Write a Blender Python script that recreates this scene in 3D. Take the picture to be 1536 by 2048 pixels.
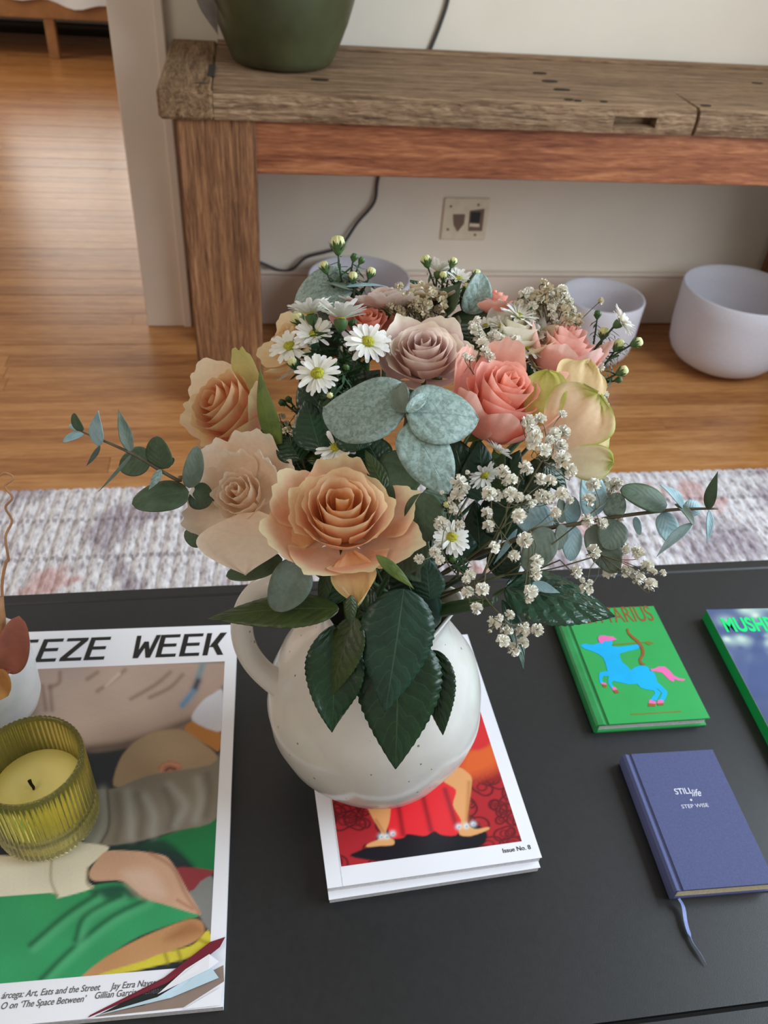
import bpy, math, random
import numpy as np
from mathutils import Vector, Matrix

for o in list(bpy.data.objects): bpy.data.objects.remove(o)
S = bpy.context.scene
COL = S.collection
rng = random.Random(7)
pi = math.pi

# ------------------------------------------------------------------ camera
F_PX, PITCH, ROLL, YAW = 1630.0, 0.6937, -0.0862, 0.1887      # solved from the photograph's straight edges
CAM = np.array([0, 0, 1.10])
_fw = np.array([0, math.cos(PITCH), -math.sin(PITCH)]); _rt = np.array([1., 0, 0]); _dn = np.array([0, -math.sin(PITCH), -math.cos(PITCH)])
_r = math.cos(ROLL)*_rt + math.sin(ROLL)*_dn; _d = -math.sin(ROLL)*_rt + math.cos(ROLL)*_dn
_Rz = np.array([[math.cos(YAW), math.sin(YAW), 0], [-math.sin(YAW), math.cos(YAW), 0], [0, 0, 1]])
RT, DN, FW = _Rz@_r, _Rz@_d, _Rz@_fw
cd = bpy.data.cameras.new('camera'); cam = bpy.data.objects.new('camera', cd); COL.objects.link(cam); S.camera = cam
cd.sensor_fit = 'VERTICAL'; cd.sensor_height = 36.0; cd.lens = F_PX/2048*36.0; cd.clip_start = 0.02; cd.clip_end = 60
m = Matrix.Identity(4)
for i in range(3): m[i][0], m[i][1], m[i][2], m[i][3] = RT[i], -DN[i], -FW[i], CAM[i]
cam.matrix_world = m
cd.dof.use_dof = True; cd.dof.focus_distance = 0.58; cd.dof.aperture_fstop = 11.0

# ------------------------------------------------------------------ light
W = bpy.data.worlds.new('world'); S.world = W; W.use_nodes = True
bg = W.node_tree.nodes['Background']; bg.inputs[0].default_value = (0.86, 0.80, 0.73, 1); bg.inputs[1].default_value = 0.36
def area(name, loc, target, sx, sy, power, col):
    l = bpy.data.lights.new(name, 'AREA'); l.shape = 'RECTANGLE'; l.size = sx; l.size_y = sy; l.energy = power; l.color = col
    o = bpy.data.objects.new(name, l); COL.objects.link(o); o.location = loc
    o.rotation_euler = (Vector(target)-Vector(loc)).to_track_quat('-Z', 'Y').to_euler(); return o
area('window_light_right', (1.93, 0.35, 1.5), (0.1, 0.5, 0.6), 1.7, 1.5, 66, (0.74, 0.88, 1.0))
area('window_light_far_room', (-2.9, 4.2, 1.5), (-1.0, 3.9, 0.0), 1.3, 1.4, 30, (1.0, 0.93, 0.84))
area('warm_fill_light', (-1.6, -0.6, 2.2), (0.2, 1.4, 0.5), 1.2, 1.2, 12, (1.0, 0.86, 0.70))  # added warm fill from behind left, stands in for bounced room light
S.view_settings.view_transform = 'Standard'; S.view_settings.look = 'None'; S.view_settings.gamma = 1.0
S.view_settings.use_curve_mapping = False; S.view_settings.exposure = 0.22

# ------------------------------------------------------------------ helpers
def ray(x, y): return RT*((x-768)/F_PX) + DN*((y-1024)/F_PX) + FW
def at(x, y, t): return CAM + ray(x, y)*t
def onZ(x, y, z): v = ray(x, y); return CAM + v*((z-CAM[2])/v[2])
def onY(x, y, Y): v = ray(x, y); return CAM + v*(Y/v[1])
def pr(P):
    P = np.asarray(P, float)-CAM; z = P@FW
    return np.stack([768+F_PX*(P@RT)/z, 1024+F_PX*(P@DN)/z], -1)
E0 = np.array([.105, .475, .695]); ER = np.array([.155, .15, .14])
def dome(x, y, off=0.0):                       # depth of the bouquet's rounded surface
    v = ray(x, y)/ER; o = (CAM-E0)/ER
    a = v@v; b = 2*o@v; c = o@o-1; D = b*b-4*a*c
    t = (-b-math.sqrt(D))/(2*a) if D > 0 else -b/(2*a)
    return t+off
def P(x, y, off=0.0): return at(x, y, dome(x, y, off))
def nrm(v): v = np.asarray(v, float); return v/np.linalg.norm(v)
def V3(*a): return np.array(a, float)
def axis(toward, right, up): return nrm(-FW*toward + RT*right - DN*up)
def lin(c): return tuple((x/12.92 if x <= .04045 else ((x+.055)/1.055)**2.4) for x in c)
def rgb(r, g, b): return lin((r/255, g/255, b/255))
def mix(a, b, t): return tuple(a[i]*(1-t)+b[i]*t for i in range(3))
ORG = {}
def empty(name, label, cat, loc, group=None):
    o = bpy.data.objects.new(name, None); COL.objects.link(o); o.location = loc; o.empty_display_size = .02
    o['label'] = label; o['category'] = cat
    if group: o['group'] = group
    ORG[o.name] = np.array(loc, float); return o
def mesh(name, verts, faces, mat, parent=None, smooth=True, cols=None, uvs=None, kind=None, loc=None, label=None, cat=None, group=None):
    verts = np.asarray(verts, float).reshape(-1, 3)
    org = ORG[parent.name] if parent is not None else (np.array(loc, float) if loc is not None else np.array([verts[:, 0].mean(), verts[:, 1].mean(), verts[:, 2].min()]))
    me = bpy.data.meshes.new(name); me.from_pydata((verts-org).tolist(), [], [tuple(int(i) for i in f) for f in faces])
    if smooth: me.polygons.foreach_set('use_smooth', [True]*len(me.polygons))
    for mm in (mat if isinstance(mat, list) else [mat]): me.materials.append(mm)
    if cols is not None:
        ca = me.color_attributes.new('Col', 'FLOAT_COLOR', 'POINT')
        c4 = np.ones((len(verts), 4)); c4[:, :3] = np.asarray(cols).reshape(-1, 3); ca.data.foreach_set('color', c4.ravel())
    if uvs is not None:
        ul = me.uv_layers.new(name='UV'); li = np.zeros(len(me.loops), int); me.loops.foreach_get('vertex_index', li)
        ul.data.foreach_set('uv', np.asarray(uvs, float).reshape(-1, 2)[li].ravel())
    me.update()
    o = bpy.data.objects.new(name, me); COL.objects.link(o)
    if parent is not None: o.parent = parent
    else: o.location = org
    ORG[o.name] = org
    if kind: o['kind'] = kind
    if label: o['label'] = label
    if cat: o['category'] = cat
    if group: o['group'] = group
    return o
def setmat(o, idx_fn):                        # material index per polygon from its centre
    for p in o.data.polygons: p.material_index = idx_fn(p)
class MB:
    def __init__(s): s.v = []; s.f = []
    def add(s, v, f):
        n = len(s.v); s.v += [tuple(x) for x in v]; s.f += [tuple(i+n for i in q) for q in f]
def box_vf(c0, c1, bev=0.0):
    x0, y0, z0 = c0; x1, y1, z1 = c1
    if bev <= 0:
        v = [(x0,y0,z0),(x1,y0,z0),(x1,y1,z0),(x0,y1,z0),(x0,y0,z1),(x1,y0,z1),(x1,y1,z1),(x0,y1,z1)]
        return v, [(0,3,2,1),(4,5,6,7),(0,1,5,4),(1,2,6,5),(2,3,7,6),(3,0,4,7)]
    b = bev; v = []; f = []
    rings = [(z0, b), (z0+b, 0), (z1-b, 0), (z1, b)]
    for z, i in rings:
        c = b if i == 0 else b
        pts = [(x0+i+ (b if i==0 else 0), y0+i), (x1-i-(b if i==0 else 0), y0+i), (x1-i, y0+i+(b if i==0 else 0)), (x1-i, y1-i-(b if i==0 else 0)),
               (x1-i-(b if i==0 else 0), y1-i), (x0+i+(b if i==0 else 0), y1-i), (x0+i, y1-i-(b if i==0 else 0)), (x0+i, y0+i+(b if i==0 else 0))]
        v += [(p[0], p[1], z) for p in pts]
    for k in range(3):
        for j in range(8):
            f.append((k*8+j, k*8+(j+1)%8, (k+1)*8+(j+1)%8, (k+1)*8+j))
    f.append(tuple(reversed(range(8)))); f.append(tuple(range(24, 32)))
    return v, f
def box(name, c0, c1, mat, parent=None, bev=0.0, **k):
    v, f = box_vf(c0, c1, bev); return mesh(name, v, f, mat, parent, smooth=False, **k)
def obox_vf(o, ux, uy, w, h, z0, z1):         # box on a turned rectangle of the table
    o = np.array(o[:2]); v = []
    for z in (z0, z1):
        for a, b in ((0,0),(w,0),(w,h),(0,h)):
            p = o+ux*a+uy*b; v.append((p[0], p[1], z))
    return v, [(0,3,2,1),(4,5,6,7),(0,1,5,4),(1,2,6,5),(2,3,7,6),(3,0,4,7)]
def spline(pts, n):
    pts = [np.array(p, float) for p in pts]
    if len(pts) == 2: return [pts[0]*(1-i/n)+pts[1]*(i/n) for i in range(n+1)]
    q = [2*pts[0]-pts[1]]+pts+[2*pts[-1]-pts[-2]]; out = []
    segs = len(pts)-1
    for i in range(n+1):
        s = i/n*segs; k = min(int(s), segs-1); t = s-k
        a, b, c, d = q[k], q[k+1], q[k+2], q[k+3]
        out.append(.5*((2*b)+(c-a)*t+(2*a-5*b+4*c-d)*t*t+(3*b-a-3*c+d)*t**3))
    return out
def tube_vf(pts, rad, ns=8, cap=True, flat=None):
    pts = [np.array(p, float) for p in pts]; n = len(pts); v = []; f = []
    up = None
    for i, p in enumerate(pts):
        t = nrm(pts[min(i+1, n-1)]-pts[max(i-1, 0)])
        if up is None: up = nrm(np.cross(t, (0.31, 0.2, 0.93)) if abs(t[2]) < .95 else np.cross(t, (1, 0, 0)))
        s = nrm(np.cross(t, up)); up = nrm(np.cross(s, t))
        r = rad[i] if hasattr(rad, '__len__') else rad
        for k in range(ns):
            a = 2*pi*k/ns
            v.append(p + r*(math.cos(a)*up*(flat or 1) + math.sin(a)*s))
    for i in range(n-1):
        for k in range(ns): f.append((i*ns+k, i*ns+(k+1)%ns, (i+1)*ns+(k+1)%ns, (i+1)*ns+k))
    if cap: f.append(tuple(reversed(range(ns)))); f.append(tuple(range((n-1)*ns, n*ns)))
    return v, f
def tube(name, pts, rad, mat, parent=None, n=16, ns=8, **k):
    pp = spline(pts, n)
    if hasattr(rad, '__len__'): rad = np.interp(np.linspace(0, 1, n+1), np.linspace(0, 1, len(rad)), rad)
    v, f = tube_vf(pp, rad, ns); return mesh(name, v, f, mat, parent, **k)
def lathe_vf(prof, c, ns=64, mod=None):
    v = []; f = []; n = len(prof)
    for i, (r, z) in enumerate(prof):
        for k in range(ns):
            a = 2*pi*k/ns; dr, dx, dz = mod(i, a, r, z) if mod else (0, 0, 0)
            v.append((c[0]+(r+dr)*math.cos(a)+dx, c[1]+(r+dr)*math.sin(a), c[2]+z+dz))
    for i in range(n-1):
        for k in range(ns): f.append((i*ns+k, i*ns+(k+1)%ns, (i+1)*ns+(k+1)%ns, (i+1)*ns+k))
    return v, f
def lathe(name, prof, c, mat, parent=None, ns=64, mod=None, **k):
    v, f = lathe_vf(prof, c, ns, mod); return mesh(name, v, f, mat, parent, **k)
def grid_f(nu, nv, off=0):
    return [(off+j*nu+i, off+j*nu+i+1, off+(j+1)*nu+i+1, off+(j+1)*nu+i) for j in range(nv-1) for i in range(nu-1)]

# ------------------------------------------------------------------ materials
def newmat(name):
    mt = bpy.data.materials.new(name); mt.use_nodes = True
    nt = mt.node_tree; return mt, nt, nt.nodes['Principled BSDF']
def N(nt, typ, **k):
    n = nt.nodes.new(typ)
    for a, b in k.items():
        if a == 'inp':
            for q, w in b.items(): n.inputs[q].default_value = w
        else: setattr(n, a, b)
    return n
def ramp(nt, fac, stops):
    r = N(nt, 'ShaderNodeValToRGB'); el = r.color_ramp.elements
    while len(el) < len(stops): el.new(.5)
    for e, (p, c) in zip(el, stops): e.position = p; e.color = (*c[:3], 1)
    nt.links.new(fac, r.inputs[0]); return r.outputs[0]
def coords(nt, kind='Object', scale=(1, 1, 1), rot=(0, 0, 0)):
    tc = N(nt, 'ShaderNodeTexCoord'); mp = N(nt, 'ShaderNodeMapping', inp={'Scale': scale, 'Rotation': rot})
    nt.links.new(tc.outputs[kind], mp.inputs[0]); return mp.outputs[0]
def noise(nt, vec, scale, detail=4, rough=.55, dist=0):
    n = N(nt, 'ShaderNodeTexNoise', inp={'Scale': scale, 'Detail': detail, 'Roughness': rough, 'Distortion': dist})
    nt.links.new(vec, n.inputs['Vector']); return n.outputs['Fac']
def bump(nt, bs, h, strength, dist=.002):
    b = N(nt, 'ShaderNodeBump', inp={'Strength': strength, 'Distance': dist}); nt.links.new(h, b.inputs['Height']); nt.links.new(b.outputs[0], bs.inputs['Normal'])
def plain(name, c, rough=.5, c2=None, scale=40, bmp=0, spec=.5, metal=0, bscale=None, detail=4):
    mt, nt, b = newmat(name)
    b.inputs['Roughness'].default_value = rough; b.inputs['Specular IOR Level'].default_value = spec; b.inputs['Metallic'].default_value = metal
    c2 = c2 or tuple(x*.86 for x in c)
    v = coords(nt); nz = noise(nt, v, scale, detail)
    nt.links.new(ramp(nt, nz, [(.3, c2), (.7, c)]), b.inputs['Base Color'])
    if bmp: bump(nt, b, noise(nt, v, bscale or scale*3, 3), bmp)
    return mt
def wood(name, stops, scl, rough=.5, bmp=.3, dist=1.5, spec=.4, fine=9, rnd=False):
    mt, nt, b = newmat(name); v = coords(nt, scale=scl)
    if rnd:
        oi = N(nt, 'ShaderNodeObjectInfo'); ad = N(nt, 'ShaderNodeVectorMath', operation='ADD'); ml = N(nt, 'ShaderNodeVectorMath', operation='SCALE', inp={'Scale': 37.0})
        cb = N(nt, 'ShaderNodeCombineXYZ'); 
        for i in range(3): nt.links.new(oi.outputs['Random'], cb.inputs[i])
        nt.links.new(cb.outputs[0], ml.inputs[0]); nt.links.new(v, ad.inputs[0]); nt.links.new(ml.outputs[0], ad.inputs[1]); v = ad.outputs[0]
    a = noise(nt, v, 3, 6, .6, dist); c = noise(nt, v, fine*3, 3, .6, .4)
    mx = N(nt, 'ShaderNodeMath', operation='MULTIPLY_ADD', inp={1: .45}); nt.links.new(c, mx.inputs[0]); 
    m2 = N(nt, 'ShaderNodeMath', operation='MULTIPLY', inp={1: .62}); nt.links.new(a, m2.inputs[0]); nt.links.new(m2.outputs[0], mx.inputs[2])
    fac = mx.outputs[0]
    if rnd:
        m3 = N(nt, 'ShaderNodeMath', operation='MULTIPLY_ADD', inp={1: .17, 2: -.085}); nt.links.new(oi.outputs['Random'], m3.inputs[0])
        m4 = N(nt, 'ShaderNodeMath', operation='ADD'); nt.links.new(fac, m4.inputs[0]); nt.links.new(m3.outputs[0], m4.inputs[1]); fac = m4.outputs[0]
    nt.links.new(ramp(nt, fac, stops), b.inputs['Base Color'])
    b.inputs['Roughness'].default_value = rough; b.inputs['Specular IOR Level'].default_value = spec
    if bmp: bump(nt, b, c, bmp, .002)
    return mt
def petal_mat(name, rough=.55, trans=.34, bmp=.12):
    mt, nt, b = newmat(name)
    at_ = N(nt, 'ShaderNodeAttribute', attribute_name='Col'); v = coords(nt)
    nz = noise(nt, v, 260, 5, .6); rr = ramp(nt, nz, [(.3, (.97, .95, .93)), (.7, (1.06, 1.06, 1.06))])
    mxn = N(nt, 'ShaderNodeMix', data_type='RGBA', blend_type='MULTIPLY', inp={0: 1.0}); nt.links.new(at_.outputs['Color'], mxn.inputs[6]); nt.links.new(rr, mxn.inputs[7])
    nt.links.new(mxn.outputs[2], b.inputs['Base Color']); b.inputs['Roughness'].default_value = rough; b.inputs['Specular IOR Level'].default_value = .3
    bump(nt, b, noise(nt, v, 420, 4), bmp, .0006)
    tr = N(nt, 'ShaderNodeBsdfTranslucent'); nt.links.new(mxn.outputs[2], tr.inputs[0])
    ms = N(nt, 'ShaderNodeMixShader', inp={0: trans}); nt.links.new(b.outputs[0], ms.inputs[1]); nt.links.new(tr.outputs[0], ms.inputs[2])
    nt.links.new(ms.outputs[0], nt.nodes['Material Output'].inputs[0]); return mt
def leaf_mat(name, c, c2, vein, rough=.42, vn=9.0, vs=.55, mott=60, trans=.12, bmp=.25, slope=.55, spec=.5):
    # vein pattern from the leaf's own uv: midrib plus side veins running to the edge
    mt, nt, b = newmat(name)
    uv = N(nt, 'ShaderNodeUVMap'); sp = N(nt, 'ShaderNodeSeparateXYZ'); nt.links.new(uv.outputs[0], sp.inputs[0])
    def M(op, a, bb=None, c_=None):
        n = N(nt, 'ShaderNodeMath', operation=op)
        for i, x in enumerate((a, bb, c_)):
            if x is None: continue
            if isinstance(x, (int, float)): n.inputs[i].default_value = x
            else: nt.links.new(x, n.inputs[i])
        return n.outputs[0]
    u = M('ABSOLUTE', M('SUBTRACT', sp.outputs[0], .5)); v = sp.outputs[1]
    wob = noise(nt, uv.outputs[0], 6, 2)
    ph = M('FRACT', M('MULTIPLY', M('ADD', M('SUBTRACT', v, M('MULTIPLY', u, slope)), M('MULTIPLY', wob, .12)), vn))
    side = M('SUBTRACT', 1.0, M('MULTIPLY', M('ABSOLUTE', M('SUBTRACT', ph, .5)), 2.0))        # 1 on the vein
    sidev = M('SMOOTH_MAX', M('MULTIPLY', M('SUBTRACT', side, .86), 6.0), 0.0, .05)
    mid = M('SUBTRACT', 1.0, M('MINIMUM', M('MULTIPLY', u, 55.0), 1.0))
    vf = M('MINIMUM', M('MAXIMUM', M('MULTIPLY', sidev, .55), mid), 1.0)
    oc = coords(nt); nz = noise(nt, oc, mott, 6, .62, .8)
    base = ramp(nt, nz, [(.36, c2), (.62, c)])
    mxn = N(nt, 'ShaderNodeMix', data_type='RGBA'); nt.links.new(M('MULTIPLY', vf, vs), mxn.inputs[0]); nt.links.new(base, mxn.inputs[6]); mxn.inputs[7].default_value = (*vein, 1)
    nt.links.new(mxn.outputs[2], b.inputs['Base Color']); b.inputs['Roughness'].default_value = rough; b.inputs['Specular IOR Level'].default_value = spec
    h = M('ADD', M('MULTIPLY', M('MAXIMUM', side, M('MULTIPLY', mid, 1.4)), -1.0), M('MULTIPLY', nz, .35)); bump(nt, b, h, bmp, .0012)
    tr = N(nt, 'ShaderNodeBsdfTranslucent'); nt.links.new(mxn.outputs[2], tr.inputs[0])
    ms = N(nt, 'ShaderNodeMixShader', inp={0: trans}); nt.links.new(b.outputs[0], ms.inputs[1]); nt.links.new(tr.outputs[0], ms.inputs[2])
    nt.links.new(ms.outputs[0], nt.nodes['Material Output'].inputs[0]); return mt
def print_mat(name, rough=.35, spec=.4):
    mt, nt, b = newmat(name); a = N(nt, 'ShaderNodeAttribute', attribute_name='Col'); nt.links.new(a.outputs['Color'], b.inputs['Base Color'])
    b.inputs['Roughness'].default_value = rough; b.inputs['Specular IOR Level'].default_value = spec; return mt

M_wall = plain('wall_paint', rgb(232, 221, 204), .7, rgb(226, 215, 198), 6, .05, .3)
M_trim = plain('trim_paint', rgb(224, 208, 192), .45, rgb(218, 202, 186), 8, .03)
M_floor = wood('oak_floorboard', [(.3, rgb(132, 80, 42)), (.46, rgb(162, 106, 58)), (.58, rgb(180, 123, 70)), (.75, rgb(200, 146, 92))], (1.2, 14, 14), .27, .05, 1.0, .5, 6, True)
M_gap = plain('floor_gap', rgb(52, 32, 18), .8)
M_oldtop = wood('weathered_plank', [(.36, rgb(60, 42, 30)), (.47, rgb(112, 86, 64)), (.56, rgb(146, 117, 89)), (.68, rgb(182, 152, 120))], (1.1, 24, 24), .75, .9, 2.2, .25)
M_oldend = wood('weathered_end', [(.36, rgb(56, 38, 25)), (.47, rgb(104, 78, 54)), (.56, rgb(134, 105, 76)), (.68, rgb(166, 136, 104))], (16, 1.6, 16), .75, .9, 2.0, .25)
M_leg = wood('old_leg_wood', [(.37, rgb(66, 40, 25)), (.47, rgb(108, 71, 46)), (.56, rgb(136, 93, 61)), (.67, rgb(170, 124, 84))], (24, 24, 1.0), .65, .8, 1.4, .3)
M_apron = wood('reddish_apron', [(.37, rgb(98, 52, 32)), (.47, rgb(130, 74, 47)), (.56, rgb(150, 90, 58)), (.68, rgb(182, 120, 80))], (.9, 11, 11), .45, .12, 1.6, .4)
M_hole = plain('dark_hole', rgb(38, 27, 18), .9)
M_green_pot = plain('green_pot_glaze', rgb(78, 84, 56), .38, rgb(60, 56, 36), 9, .04, .45)
M_soil = plain('potting_soil', rgb(44, 33, 25), .95, None, 90, .6)
M_cord = plain('grey_cord', rgb(70, 68, 66), .5)
M_plate = plain('cream_plate', rgb(226, 212, 186), .4)
M_brown = plain('brown_port', rgb(120, 98, 84), .5)
M_black = plain('black_plastic', rgb(24, 26, 30), .4)
M_table = plain('black_table_paint', rgb(33, 33, 34), .42, rgb(27, 27, 28), 160, .06, .55, 0, 900)
M_groove = plain('table_groove', rgb(8, 8, 9), .8)
M_paper = plain('white_paper', rgb(238, 238, 244), .5, rgb(232, 232, 238), 5)
M_paper2 = plain('page_edges', rgb(222, 222, 226), .7, rgb(196, 196, 200), 400)
M_print = print_mat('printed_cover')
M_ink = plain('black_ink', rgb(24, 24, 26), .45)
M_ink2 = plain('grey_ink', rgb(88, 86, 90), .5)
M_crim = plain('crimson_page', rgb(122, 30, 50), .4)
M_dpage = plain('dark_page', rgb(30, 36, 36), .4)
M_bluep = plain('pale_blue_page', rgb(196, 220, 232), .4)
M_tanp = plain('tan_page', rgb(150, 130, 118), .4)
M_bowl = None
M_wax = plain('candle_wax', rgb(244, 234, 180), .45, rgb(238, 222, 150), 14)
M_wick = plain('burnt_wick', rgb(14, 12, 11), .9)
M_wpot = plain('white_pot_glaze', rgb(236, 238, 240), .35)
M_gbook = plain('green_cloth_cover', rgb(52, 168, 88), .32, rgb(46, 160, 82), 20, .0, .5)
M_gspine = plain('green_spine_foil', rgb(46, 150, 84), .25, rgb(30, 124, 62), 30, 0, .7)
M_cyan = plain('cyan_ink', rgb(0, 178, 238), .35)
M_pink = plain('pink_ink', rgb(236, 112, 178), .35)
M_bronze = plain('bronze_ink', rgb(150, 92, 44), .35)
M_goldthin = plain('dull_gold_ink', rgb(122, 126, 46), .35)
M_navy = plain('blue_grey_linen', rgb(86, 92, 132), .75, rgb(74, 80, 118), 900, .15, .3, 0, 1400)
M_foil = plain('silver_foil', rgb(225, 228, 240), .35)
M_cream = plain('cream_pages', rgb(238, 226, 190), .7, rgb(210, 196, 160), 500)
M_ribbon = plain('blue_ribbon', rgb(112, 126, 178), .4, rgb(94, 108, 160), 300)
M_mint = plain('neon_green_ink', rgb(10, 226, 128), .4)
M_gside = plain('green_edge_paint', rgb(0, 156, 74), .45)
M_stem = plain('rose_stem', rgb(66, 96, 50), .5, rgb(48, 74, 38), 60)
M_dstem = plain('dark_aster_stem', rgb(46, 66, 38), .55, rgb(34, 50, 28), 60)
M_bstem = plain('breath_stem', rgb(112, 112, 74), .6, rgb(84, 76, 58), 90)
M_estem = plain('eucalyptus_stem', rgb(108, 96, 76), .55, rgb(82, 74, 58), 60)
M_calyx = plain('green_calyx', rgb(78, 112, 58), .55, rgb(56, 86, 44), 120)
M_needle = plain('needle_leaf', rgb(52, 88, 50), .5, rgb(32, 58, 34), 60)
M_ray = petal_mat('white_ray_petal', .55, .25, .1)
M_disc = plain('yellow_disc', rgb(206, 200, 62), .7, rgb(150, 150, 40), 900, .8, .3, 0, 900)
M_bud = plain('pale_bud', rgb(232, 230, 176), .55, rgb(214, 216, 148), 200, .2)
M_floret = plain('breath_floret', rgb(250, 250, 244), .6, rgb(236, 230, 212), 300)
M_floret_dry = plain('dry_floret', rgb(236, 230, 208), .7, rgb(190, 174, 138), 260)
M_petal = petal_mat('rose_petal')
M_rl_dark = leaf_mat('rose_leaf_dark', rgb(30, 62, 34), rgb(22, 47, 27), rgb(72, 108, 66), .34, 8, .5, 40, .06, .35)
M_rl_teal = leaf_mat('rose_leaf_bluegreen', rgb(40, 74, 56), rgb(30, 58, 44), rgb(88, 122, 96), .4, 8, .5, 40, .06, .3)
M_rl_olive = leaf_mat('rose_leaf_olive', rgb(60, 78, 32), rgb(44, 60, 26), rgb(104, 116, 64), .4, 8, .45, 40, .1, .25)
M_rl_gloss = leaf_mat('rose_leaf_glossy', rgb(46, 84, 62), rgb(34, 66, 48), rgb(66, 108, 82), .22, 7, .3, 30, .05, 1.0, .55, .7)
M_eu = leaf_mat('eucalyptus_leaf', rgb(156, 176, 168), rgb(110, 132, 122), rgb(82, 104, 94), .5, 4, .3, 330, .08, .3, .8, .45)
M_eu_blue = leaf_mat('eucalyptus_leaf_bluish', rgb(164, 194, 200), rgb(128, 162, 168), rgb(170, 200, 206), .5, 6, .3, 70, .1, .15, .8, .45)
M_eu_grey = leaf_mat('eucalyptus_leaf_grey', rgb(116, 130, 116), rgb(92, 106, 92), rgb(126, 138, 120), .55, 6, .35, 60, .08, .15, .8, .4)
M_eu_dark = leaf_mat('eucalyptus_leaf_dark', rgb(82, 102, 78), rgb(62, 80, 54), rgb(96, 114, 92), .5, 6, .3, 50, .08, .15, .8, .4)
M_sepal = leaf_mat('sepal_green', rgb(116, 136, 62), rgb(88, 112, 48), rgb(150, 164, 96), .5, 5, .3, 60, .2, .15)
M_bedwood = plain('bed_wood', rgb(170, 120, 72), .5, rgb(140, 94, 54), 8)
M_sheet = plain('white_bedding', rgb(236, 236, 236), .85, rgb(226, 226, 228), 6, .2)
M_dry = plain('dry_leaf', rgb(172, 104, 84), .6, rgb(136, 76, 62), 40, .2)
M_dry2 = plain('tan_dry_leaf', rgb(182, 128, 62), .6, rgb(150, 98, 44), 50, .2)
M_tan = plain('tan_twig', rgb(196, 150, 108), .6, rgb(160, 112, 76), 60)
M_darkdry = plain('dark_dry_tuft', rgb(42, 34, 34), .8, rgb(28, 22, 22), 60)
M_greyleaf = plain('grey_dry_leaf', rgb(112, 104, 96), .6, rgb(88, 80, 72), 40, .2)

def glassy(name, col, rough, trans, ior=1.45):
    mt, nt, b = newmat(name); b.inputs['Base Color'].default_value = (*col, 1); b.inputs['Roughness'].default_value = rough
    b.inputs['Transmission Weight'].default_value = trans; b.inputs['IOR'].default_value = ior; return mt
M_glass = glassy('yellow_ribbed_glass', rgb(250, 240, 140), .05, .94)
def bowl_mat():
    mt, nt, b = newmat('frosted_quartz'); v = coords(nt)
    nt.links.new(ramp(nt, noise(nt, v, 220, 3), [(.3, rgb(222, 218, 224)), (.7, rgb(234, 230, 236))]), b.inputs['Base Color']); b.inputs['Roughness'].default_value = .6
    tr = N(nt, 'ShaderNodeBsdfTranslucent'); tr.inputs[0].default_value = (.82, .80, .83, 1)
    ms = N(nt, 'ShaderNodeMixShader', inp={0: .3}); nt.links.new(b.outputs[0], ms.inputs[1]); nt.links.new(tr.outputs[0], ms.inputs[2])
    nt.links.new(ms.outputs[0], nt.nodes['Material Output'].inputs[0]); return mt
M_bowl = bowl_mat()
def vase_mat():
    mt, nt, b = newmat('speckled_white_glaze'); v = coords(nt)
    vo = N(nt, 'ShaderNodeTexVoronoi', inp={'Scale': 95.0}); nt.links.new(v, vo.inputs['Vector'])
    wn = N(nt, 'ShaderNodeTexWhiteNoise'); nt.links.new(vo.outputs['Position'], wn.inputs['Vector'])
    a = N(nt, 'ShaderNodeMath', operation='MULTIPLY', inp={1: .17}); nt.links.new(wn.outputs['Value'], a.inputs[0])
    a2 = N(nt, 'ShaderNodeMath', operation='SUBTRACT', inp={1: .035}); nt.links.new(a.outputs[0], a2.inputs[0])
    lt = N(nt, 'ShaderNodeMath', operation='LESS_THAN'); nt.links.new(vo.outputs['Distance'], lt.inputs[0]); nt.links.new(a2.outputs[0], lt.inputs[1])
    base = ramp(nt, noise(nt, v, 16, 5), [(.3, rgb(198, 192, 183)), (.7, rgb(214, 209, 202))])
    mx = N(nt, 'ShaderNodeMix', data_type='RGBA'); nt.links.new(lt.outputs[0], mx.inputs[0]); nt.links.new(base, mx.inputs[6]); mx.inputs[7].default_value = (*rgb(132, 118, 104), 1)
    nt.links.new(mx.outputs[2], b.inputs['Base Color']); b.inputs['Roughness'].default_value = .2; b.inputs['Specular IOR Level'].default_value = .6
    bump(nt, b, noise(nt, v, 45, 3), .12, .003); return mt
M_vase = vase_mat()
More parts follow.
